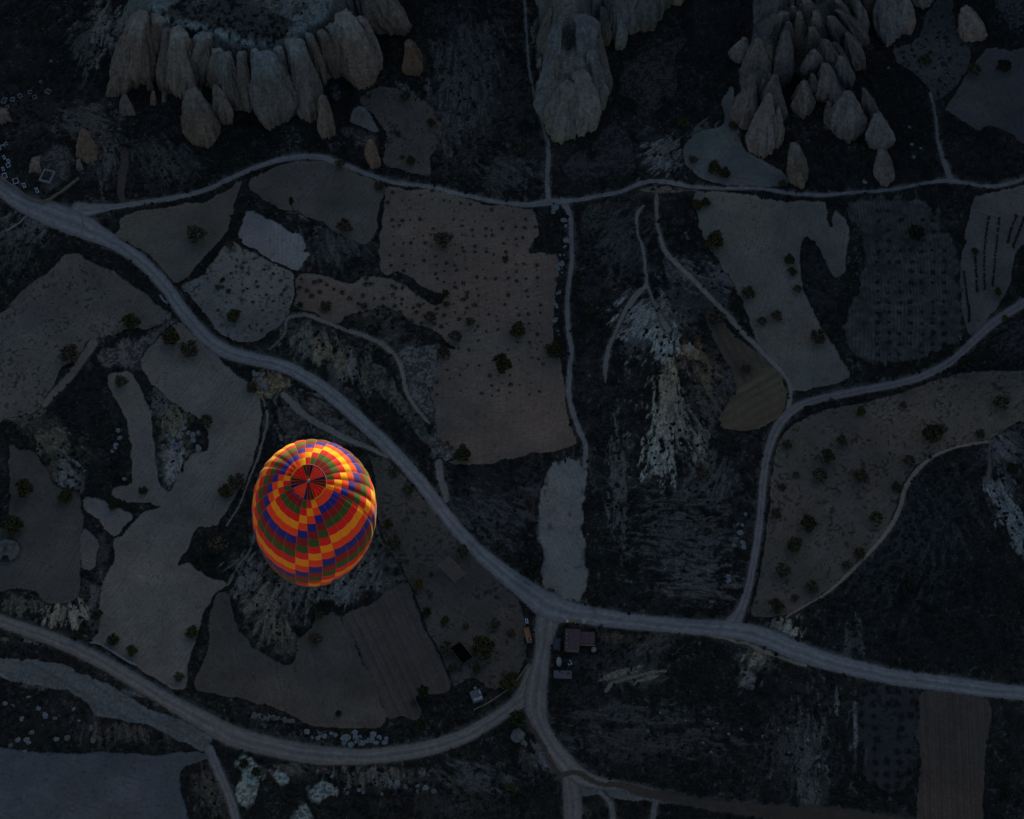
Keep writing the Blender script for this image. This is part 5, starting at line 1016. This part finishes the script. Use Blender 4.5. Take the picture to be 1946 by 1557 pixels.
g = G(1126, 1198); root = empty('bench', g, .06); tag(root, 'long black bench right of the red roofs', 'bench')
MB().box((0, 0, .5), (2.0, .45, .08)).build('seat', BLK, root)
for s in (-.8, .8): MB().box((s, 0, .22), (.08, .4, .48)).build('leg', BLK, root)
# black-roofed hut
c = [G(873,1224), G(896,1253), G(880,1268), G(861,1236)]; cc = (c[0]+c[1]+c[2]+c[3])/4
dl = c[1]-c[0]; ang = math.atan2(dl.y, dl.x); root = empty('black_roofed_hut', cc, ang); tag(root, 'rectangular hut under a pitch-black roof beside the yard tree', 'hut')
ln = dl.length*1.0; wd = (c[2]-c[1]).length
MB().box((0, 0, .9), (ln-.5, wd-.5, 2.0)).build('wall', plain('hut_wall', (.09,.095,.10), .9, .2, 2), root)
MB().box((0, 0, 1.98), (ln, wd, .16), bev=.03).build('roof', BLK, root)
MB().box((0, wd/2+.03, 1.97), (ln+.05, .05, .10)).build('gutter', STEEL, root); MB().box((ln/2-.25+.02, 0, .75), (.04, .8, 1.5)).build('door', TIMB, root)
tank(883,1230,.32,.7,plain('green_barrel', (.08,.14,.11), .6, .2, 2),'small green barrel against the black-roofed hut','barrel',cat='barrel')
tank(893,1240,.3,.6,plain('teal_barrel', (.10,.15,.14), .6, .2, 2),'pale teal bucket right of the black-roofed hut','bucket',cat='bucket')
# flat shed with white boxes
c = [G(893,1321), G(911,1314), G(918,1331), G(901,1340)]; cc = sum(c, Vector())/4; ang = math.atan2((c[1]-c[0]).y, (c[1]-c[0]).x)
root = empty('flat_roofed_shed', cc, ang); tag(root, 'small flat grey shed roof holding white boxes near the lower road', 'shed')
MB().box((0, 0, .8), (2.6, 2.9, 1.9)).build('wall', MUD, root); MB().box((0, 0, 1.8), (3.1, 3.4, .14), bev=.03).build('roof', plain('slate_roof', (.085,.10,.11), .7, .2, 2), root)
for i, (x, y, a, b) in enumerate([(-.9,-1.1,.42,.6),(-.3,-1.1,.42,.6),(.3,-1.1,.42,.6),(.95,-1.0,.55,.75),(1.15,.5,.4,.8)]):
    gg = root.matrix_basis @ Vector((x, y, 1.87)); e = empty('white_box', gg, ang+random.uniform(-.06, .06))
    tag(e, ['first white box of the row on the shed roof', 'second white box of the row on the shed roof', 'third white box of the row on the shed roof', 'largest white box at the row end on the shed roof', 'lone white box at the far edge of the shed roof'][i], 'box', 'white boxes on the shed roof')
    MB().box((0, 0, .2), (a, b, .4), bev=.02).build('body', plain('box_white%d' % i, (.34,.42,.52), .6, .15, 4), e); MB().box((0, 0, .42), (a*1.06, b*1.04, .05)).build('lid', WHI, e)
g = G(903,1309); o = MB().box((0, 0, .3), (.8, .7, .6), .4, bev=.05).build('crate', STEEL); o.location = g; tag(o, 'grey crate just above the flat-roofed shed', 'crate')
# timber pergola
c = [G(834,1079), G(854,1061), G(882,1097), G(866,1113)]; cc = sum(c, Vector())/4; u_ = c[3]-c[0]; ang = math.atan2(u_.y, u_.x); ln = u_.length; wd = (c[1]-c[0]).length
root = empty('pergola', cc, ang); tag(root, 'open timber pergola of parallel slats above the huts', 'pergola')
for s in (-1, 1): MB().box((0, s*wd*.46, 2.0), (ln, .14, .16)).build('beam', TIMB, root)
for i in range(14): MB().box((-ln/2+ln*(i+.5)/14, 0, 2.14), (.15, wd*1.02, .09)).build('slat', plain('slat_wood', (.15,.125,.10), .9, .3, 4) if i == 0 else bpy.data.materials['slat_wood'], root)
for sx2 in (-.48, 0, .48):
    for s in (-1, 1): MB().tube((sx2*ln, s*wd*.46, -.2), (sx2*ln, s*wd*.46, 1.94), .07, .07, 6).build('post', TIMB, root)
# bean rows left of the pergola
g = G(797,1082); root = empty('bed_frames', g, 0); tag(root, 'set of thin parallel wooden bed rows left of the pergola', 'garden rows')
for i in range(6): MB().box((-1.4+i*.55, -.3*i, .14), (.12, 6.2-.3*i, .3), -.47).build('row', TIMB, root)
# orange flatbed truck
g = G(1003,1209); root = empty('truck', g, math.radians(12)); tag(root, 'small orange truck parked on the left verge of the junction road', 'truck')
MB().box((0, .55, .85), (1.55, 3.2, .12)).box((-.74, .55, 1.1), (.06, 3.2, .45)).box((.74, .55, 1.1), (.06, 3.2, .45)).box((0, 2.13, 1.1), (1.5, .06, .45)).build('bed', ORA, root)
MB().box((0, -1.55, 1.1), (1.5, 1.0, 1.2), bev=.18).build('cab', ORA, root); MB().box((0, -2.056, 1.35), (1.2, .02, .4)).build('windscreen', GLS, root); MB().box((0, -2.2, .55), (1.45, .3, .25)).build('bumper', STEEL, root)
MB().box((0, 0, .62), (.8, 4.2, .16)).build('chassis', TYR, root)
for x in (-.68, .68):
    for y in (-1.5, 1.3): MB().tube((x-.1, y, .34), (x+.1, y, .34), .36, .36, 14).build('wheel', TYR, root)
    MB().tube((x*.8, -2.06, .8), (x*.8, -2.0, .8), .1, .1, 10).build('headlight', WHI, root)
MB().rev([(.28, 0), (.30, .08), (.2, .1)], (0, -1.5, 1.7), 14).build('spare_wheel', TYR, root)
# small white-blue car-like cart above truck
g = G(1001,1182); root = empty('handcart', g, .15); tag(root, 'white and blue handcart in front of the orange truck', 'cart')
MB().box((0, 0, .5), (.8, 1.4, .4), bev=.08).build('tub', plain('cart_white', (.30,.40,.48), .5, .2, 3), root); MB().box((0, 0, .72), (.35, .8, .05)).build('cover', BLU, root)
for x in (-.45, .45): MB().tube((x-.05, .1, .25), (x+.05, .1, .25), .26, .26, 12).build('wheel', TYR, root)
MB().tube((.25, .7, .5), (.25, 1.3, .7), .03, .03, 6).tube((-.25, .7, .5), (-.25, 1.3, .7), .03, .03, 6).build('handle', STEEL, root)
# tractor
g = G(1081,1184); root = empty('tractor', g, math.radians(95)); tag(root, 'small yellow-brown tractor parked above the red-roofed hut', 'tractor')
MB().box((0, -.9, .9), (.7, 1.5, .6), bev=.1).build('bonnet', YLW, root); MB().box((0, .4, 1.0), (.9, 1.0, .5), bev=.05).build('rear_body', YLW, root); MB().box((0, .5, 1.75), (1.0, .9, .08)).build('canopy', WHI, root)
for x in (-.42, .42):
    for y in (.12, .85): MB().tube((x, y, 1.2), (x, y, 1.72), .03, .03, 6).build('post', TYR, root)
MB().box((0, .55, 1.3), (.45, .4, .12)).build('seat', TYR, root)
for x in (-.65, .65):
    MB().tube((x-.15, .5, .6), (x+.15, .5, .6), .62, .62, 16).build('wheel', TYR, root); MB().tube((x*.8-.08, -1.3, .34), (x*.8+.08, -1.3, .34), .34, .34, 14).build('wheel', TYR, root)
# round stone-ringed dome at the left edge
g = G(14,1047); root = empty('round_kiln', g); tag(root, 'round domed stone shelter with an opening at the left edge', 'dome shelter')
R_ = 3.7; V = []; F = []
nu, nv = 36, 14
for j in range(nv+1):
    ph = math.pi/2*j/nv
    for i in range(nu):
        a = 2*math.pi*i/nu; k = 1+.03*math.sin(i*3.1+j)+.02*math.sin(i*7+j*2); V.append((R_*k*math.cos(ph)*math.cos(a), R_*k*math.cos(ph)*math.sin(a), 2.3*math.sin(ph)*k))
for j in range(nv):
    for i in range(nu):
        a = 360*(i+.5)/nu
        if 252 < a < 288 and j < 8: continue
        F.append((j*nu+i, j*nu+(i+1) % nu, (j+1)*nu+(i+1) % nu, (j+1)*nu+i))
dome = mesh_from('dome', V, F, plain('dome_plaster', (.085,.09,.09), .9, .45, .6), True, parent=root); sm_ = dome.modifiers.new('t', 'SOLIDIFY'); sm_.thickness = .25
b = MB()
for i in range(40):
    a = 2*math.pi*i/40; b.box((4.05*math.cos(a), 4.05*math.sin(a), .12), (.55, .38, .4), a+1.57+random.uniform(-.2, .2), bev=.05)
b.build('stone_ring', plain('ring_stone', (.07,.08,.08), .9, .4, 2), root)

# ================================================================== THE BALLOON
HUBPX = (586.0, 914.5); BS = .094; BD = FPX*BS
Hub = CP + BD*(((HUBPX[0]-PW/2)/FPX)*RX - ((HUBPX[1]-PH/2)/FPX)*RU - RB)
#       row: r, centre shift down, depth (all in picture pixels at the crown)
RINGS = [(34.5,2.5,2),(48.5,3.5,5.5),(60.7,5.7,12),(72,9,20),(82.5,13,29.5),(92.5,17.5,40.5),(102,22.9,53),(109,29.5,67),(114.5,37,83),(117,48,101),(117.5,60,121),(116,71,142),(112,83,164),(106,95,186),(98,109,208),(89,119,228),(79,128,246),(68,137,263),(56,146,280),(44,155,297),(32,164,314)]
SHX = np.array([0,1,2.5,4,5.5,7,8,9.5,10.5,11,11,10.5,10,9,8,7,6,6,6,6,6], float)
TAUD = [0,0,1,2,3,4,6,8,10,12,15,17,19,21,23,25,27,28,28,28,28]
RG = np.array(RINGS, float); TA = np.radians(np.array(TAUD, float))
def crv(arr, s):
    i = int(np.clip(math.floor(s), 0, len(arr)-2)); t = s-i
    a, b, c, d = arr[max(i-1, 0)], arr[i], arr[i+1], arr[min(i+2, len(arr)-1)]
    if i == 0: a = 2*b-c
    return b + .5*t*(c-a) + t*t*(a-2.5*b+2*c-.5*d) + t*t*t*(-.5*a+1.5*b-1.5*c+.5*d)
NG = 28; A0 = math.radians(-5.0)
def envp(jf, s, off=0.0):
    """point on the envelope: jf gore coordinate, s row coordinate"""
    r = crv(RG[:, 0], s); c = crv(RG[:, 1], s); d = crv(RG[:, 2], s); ta = crv(TA, s)
    u = jf-math.floor(jf); bul = 4*u*(1-u)
    k = min(1, .25+s*.16)*(1 if s < 14 else max(.35, 1-(s-14)/8))
    rr = r*(1+.012*k*bul)+off
    a = A0+2*math.pi*jf/NG                       # 0 = down the picture, growing toward its right
    xx = rr*math.sin(a); yy = -rr*math.cos(a)
    P = (xx*RX + (yy*math.cos(ta))*RU + (yy*math.sin(ta))*RB*1.0)     # ring plane tips toward level ground
    P = P - c*RU + crv(SHX, s)*RX
    dep = d - bul*2.2*min(1, s*.3) - (P @ RB)     # how far behind the crown, in traced pixels
    T = Hub + BS*((P @ RX)*RX + (P @ RU)*RU)
    return CP + (T-CP)*(1 + dep*BS/BD)
FAB = {}
def fabric(name, col, tr, sheen=.38):
    m = bpy.data.materials.new('fabric_'+name); m.use_nodes = True; t = m.node_tree; b = t.nodes['Principled BSDF']; out = t.nodes['Material Output']
    b.inputs['Roughness'].default_value = .62; b.inputs['Specular IOR Level'].default_value = .10
    b.inputs['Sheen Weight'].default_value = sheen; b.inputs['Sheen Roughness'].default_value = .6; b.inputs['Sheen Tint'].default_value = (1, .72, .38, 1)
    tc = t.nodes.new('ShaderNodeTexCoord'); n = noise_node(t, 1.2, 4, tc.outputs['Object'])
    rgb = t.nodes.new('ShaderNodeRGB'); rgb.outputs[0].default_value = (*col, 1); cc_ = mult(t, rgb.outputs[0], mapr(t, n.outputs[0], .3, .7, .9, 1.08))
    t.links.new(cc_, b.inputs['Base Color'])
    T = t.nodes.new('ShaderNodeBsdfTranslucent'); T.inputs[0].default_value = (*tr, 1)
    n2 = noise_node(t, 3.0, 3, tc.outputs['Object']); bp = t.nodes.new('ShaderNodeBump'); bp.inputs['Strength'].default_value = .15; bp.inputs['Distance'].default_value = .15
    t.links.new(n2.outputs[0], bp.inputs['Height']); t.links.new(bp.outputs[0], b.inputs['Normal'])
    mx = t.nodes.new('ShaderNodeMixShader'); mx.inputs[0].default_value = .42
    t.links.new(b.outputs[0], mx.inputs[1]); t.links.new(T.outputs[0], mx.inputs[2]); t.links.new(mx.outputs[0], out.inputs[0])
    FAB[name] = m; return m
fabric('maroon', (.20,.012,.022), (.26,.003,.02)); fabric('green', (.055,.15,.028), (.015,.16,.03)); fabric('red', (.62,.016,.025), (.78,.006,.02))
fabric('yellow', (.97,.56,.012), (.92,.40,.02)); fabric('orange', (.90,.11,.018), (.90,.020,.012)); fabric('blue', (.014,.034,.36), (.006,.02,.30))
fabric('tape', (.70,.26,.14), (.6,.25,.12)); fabric('letter', (.02,.015,.012), (.02,.01,.01))
SEQ = ['maroon', 'green', 'red', 'yellow', 'orange', 'blue']
PHS = [2,3,4,4,4,4,3,2,1,0,0,0,0,1,2,3,4,4,4,4,3,2,1,0,0,0,0,1]
fabric('crown_orange', (.95,.16,.05), (.97,.12,.03)); fabric('crown_red', (.80,.015,.02), (.95,.015,.02))
mlist = [FAB[n] for n in SEQ]+[FAB['tape'], FAB['crown_orange'], FAB['crown_red']]
# balloon root at the basket
def basket_anchor():
    c = np.mean([envp(j, 20) for j in range(28)], 0); return c
mouth = basket_anchor(); broot = empty('hot_air_balloon', (mouth[0], mouth[1], mouth[2]-6.2)); tag(broot, 'striped red, orange, yellow, blue and green hot-air balloon floating above the dark valley', 'hot-air balloon')
BO = np.array([mouth[0], mouth[1], mouth[2]-6.2])
SUBU, SUBS = 6, 3
V = []; F = []; MI = []
tw = .011
ucoords = []
for j in range(NG):
    ucoords += [j+tw, *(j+tw+(1-2*tw)*i/SUBU for i in range(1, SUBU)), j+1-tw]
nu = len(ucoords); srows = [-.18] + [i/SUBS for i in range(0, 20*SUBS+1)]
for s in srows:
    for u in ucoords: V.append(envp(u, s)-BO)
for ri in range(len(srows)-1):
    smid = (srows[ri]+srows[ri+1])/2; row = math.floor(smid)
    for i in range(nu):
        j = i//(SUBU+1); k = i % (SUBU+1)
        a = ri*nu+i; b_ = ri*nu+(i+1) % nu
        F.append((a, b_, b_+nu, a+nu)); MI.append(6 if k == SUBU else (PHS[j]+row) % 6)
env = mesh_from('envelope', V, F, smooth_=True, parent=broot, mats=mlist, midx=MI)
# parachute valve: pleated disc
V = []; F = []; MI = []
PC = ['maroon','green','red','red','red','red','green','maroon','blue','orange','orange','orange','orange','blue','maroon','green','red','red','red','red','green','maroon','blue','orange','orange','orange','orange','blue']
nr = 12; UU = [0, .09, .25, .45, .65, .85, .95]; su = len(UU)
for q in range(nr+1):
    f = .10+.90*q/nr
    for j in range(NG):
        for k in range(su):
            u = UU[k]; jf = j+u
            rim = envp(jf, -.02); hub = Hub+RB*.0*BS
            lift = (.9*(1-f)**1.5-.6*math.sin(f*math.pi)*.4)*BS*3.2
            fold = -.55*(math.sin(u*math.pi)**.7)*(.35+.65*math.sin(min(f, 1)*math.pi*.85))
            P = Hub*(1-f)+rim*f + RB*(lift+fold-.05) 
            V.append(P-BO)
n = NG*su
for q in range(nr):
    for i in range(n):
        F.append((q*n+i, q*n+(i+1) % n, (q+1)*n+(i+1) % n, (q+1)*n+i)); MI.append(6 if (i % su == su-1 or i % su == 0) and q > 0 else (0 if q in (nr-1,) and i//su % 2 else {'orange': 7, 'red': 8}.get(PC[i//su], SEQ.index(PC[i//su]))))
F.append(tuple(range(n-1, -1, -1))); MI.append(0)
mesh_from('parachute_valve', V, F, smooth_=True, parent=broot, mats=mlist, midx=MI)
def frame_tube(name, pts, r, mat, closed=False, k=8):
    V = []; F = []; n = len(pts)
    for i, p in enumerate(pts):
        a = Vector(pts[i-1] if closed or i else pts[0]); b = Vector(pts[(i+1) % n] if closed else pts[min(i+1, n-1)]); q = (b-a).to_track_quat('Z', 'Y')
        for t in range(k): V.append(Vector(p)+q @ Vector((r*math.cos(6.2832*t/k), r*math.sin(6.2832*t/k), 0)))
    for i in range(n if closed else n-1):
        for t in range(k): F.append((i*k+t, i*k+(t+1) % k, ((i+1) % n)*k+(t+1) % k, ((i+1) % n)*k+t))
    return mesh_from(name, V, F, mat, True, parent=broot)
METAL = plain('crown_metal', (.20,.19,.15), .35, .1, 2, .7)
frame_tube('crown_ring', [Hub+RB*.34+.30*(math.cos(a)*RX+math.sin(a)*RU)-BO for a in np.linspace(0, 6.2832, 25)[:-1]], .06, METAL, True)
V = []; F = []
cap = MB().rev([(.26, 0), (.24, .06), (.12, .12), (.06, .14)], (0, 0, 0), 20)
M3 = Matrix(((RX[0], RU[0], RB[0]), (RX[1], RU[1], RB[1]), (RX[2], RU[2], RB[2])))
mesh_from('crown_plate', [M3 @ v + Vector(Hub+RB*.30-BO) for v in cap.v], cap.f, METAL, False, parent=broot)
frame_tube('valve_seam', [envp(a, -.02, .2)+RB*.03-BO for a in np.linspace(0, 28, 169)[:-1]], .035, FAB['tape'], True, 6)
# registration letters on the first row
def letter(ch, jc, sc_, size):
    cu = bpy.data.curves.new('t', 'FONT'); cu.body = ch; cu.size = 1; cu.align_x = 'CENTER'; cu.offset = .012
    o = bpy.data.objects.new('t', cu); COL.objects.link(o); dg = bpy.context.evaluated_depsgraph_get(); me = bpy.data.meshes.new_from_object(o.evaluated_get(dg))
    bm = bmesh.new(); bm.from_mesh(me); bmesh.ops.triangulate(bm, faces=bm.faces)
    for _ in range(2): bmesh.ops.subdivide_edges(bm, edges=[e for e in bm.edges if e.calc_length() > .12], cuts=1); bmesh.ops.triangulate(bm, faces=bm.faces)
    V = []
    for v in bm.verts:
        jf = jc-(v.co.x)*size/42*NG/6.2832; s = sc_+(v.co.y-.36)*size/14.0
        V.append(envp(jf, s)+RB*.05-BO)
    F = [tuple(v.index for v in f.verts) for f in bm.faces]; bm.free(); bpy.data.objects.remove(o); bpy.data.meshes.remove(me); bpy.data.curves.remove(cu)
    o = mesh_from('registration_letter', V, F, FAB['letter'], False, parent=broot)
deg = lambda a: (a+5)/360*NG
letter('B', deg(247), .34, 9.5); letter('G', deg(234), .34, 9.5); letter('Z', deg(223.5), .34, 9.5)
# skirt, burner, basket and ropes under the mouth
NOMEX = plain('skirt_cloth', (.10,.02,.02), .8, .2, 2); WICK = plain('wicker', (.16,.10,.05), .85, .4, 12)
V = []; F = []; k = 28
for q, (sc2, dz) in enumerate(((1.0, 0), (.92, -.9), (.86, -1.8))):
    for j in range(k):
        p = envp(j, 20); p = np.array(mouth)+(p-np.array(mouth))*sc2+np.array([0, 0, dz]); V.append(p-BO)
for q in range(2):
    for j in range(k): F.append((q*k+j, q*k+(j+1) % k, (q+1)*k+(j+1) % k, (q+1)*k+j))
mesh_from('skirt', V, F, NOMEX, True, parent=broot)
bk = MB()
bk.box((0, 0, .08), (1.7, 3.0, .12)); bk.box((0, 1.45, .62), (1.7, .1, 1.05)); bk.box((0, -1.45, .62), (1.7, .1, 1.05)); bk.box((.8, 0, .62), (.1, 2.8, 1.04)); bk.box((-.8, 0, .62), (.1, 2.8, 1.04))
bk.build('basket', WICK, broot)
MB().box((0, 1.45, 1.2), (1.8, .16, .13)).box((0, -1.45, 1.2), (1.8, .16, .13)).box((.8, 0, 1.2), (.16, 2.7, .13)).box((-.8, 0, 1.2), (.16, 2.7, .13)).build('basket_rim', TIMB, broot)
for x in (-.7, .7):
    for y in (-1.3, 1.3): MB().tube((x, y, 1.2), (x*.6, y*.5, 3.0), .04, .03, 8).build('upright', STEEL, broot)
MB().box((0, 0, 3.0), (.9, 1.5, .08)).tube((-.2, 0, 3.0), (-.2, 0, 3.5), .16, .2, 14).tube((.2, 0, 3.0), (.2, 0, 3.5), .16, .2, 14).build('burner', STEEL, broot)
for j in range(0, 28, 2):
    e = (V[2*k+j]); a = math.atan2(e[1], e[0]); MB().tube((.4*math.cos(a), .7*math.sin(a), 3.0), tuple(e), .02, .02, 5).build('cable', STEEL, broot)
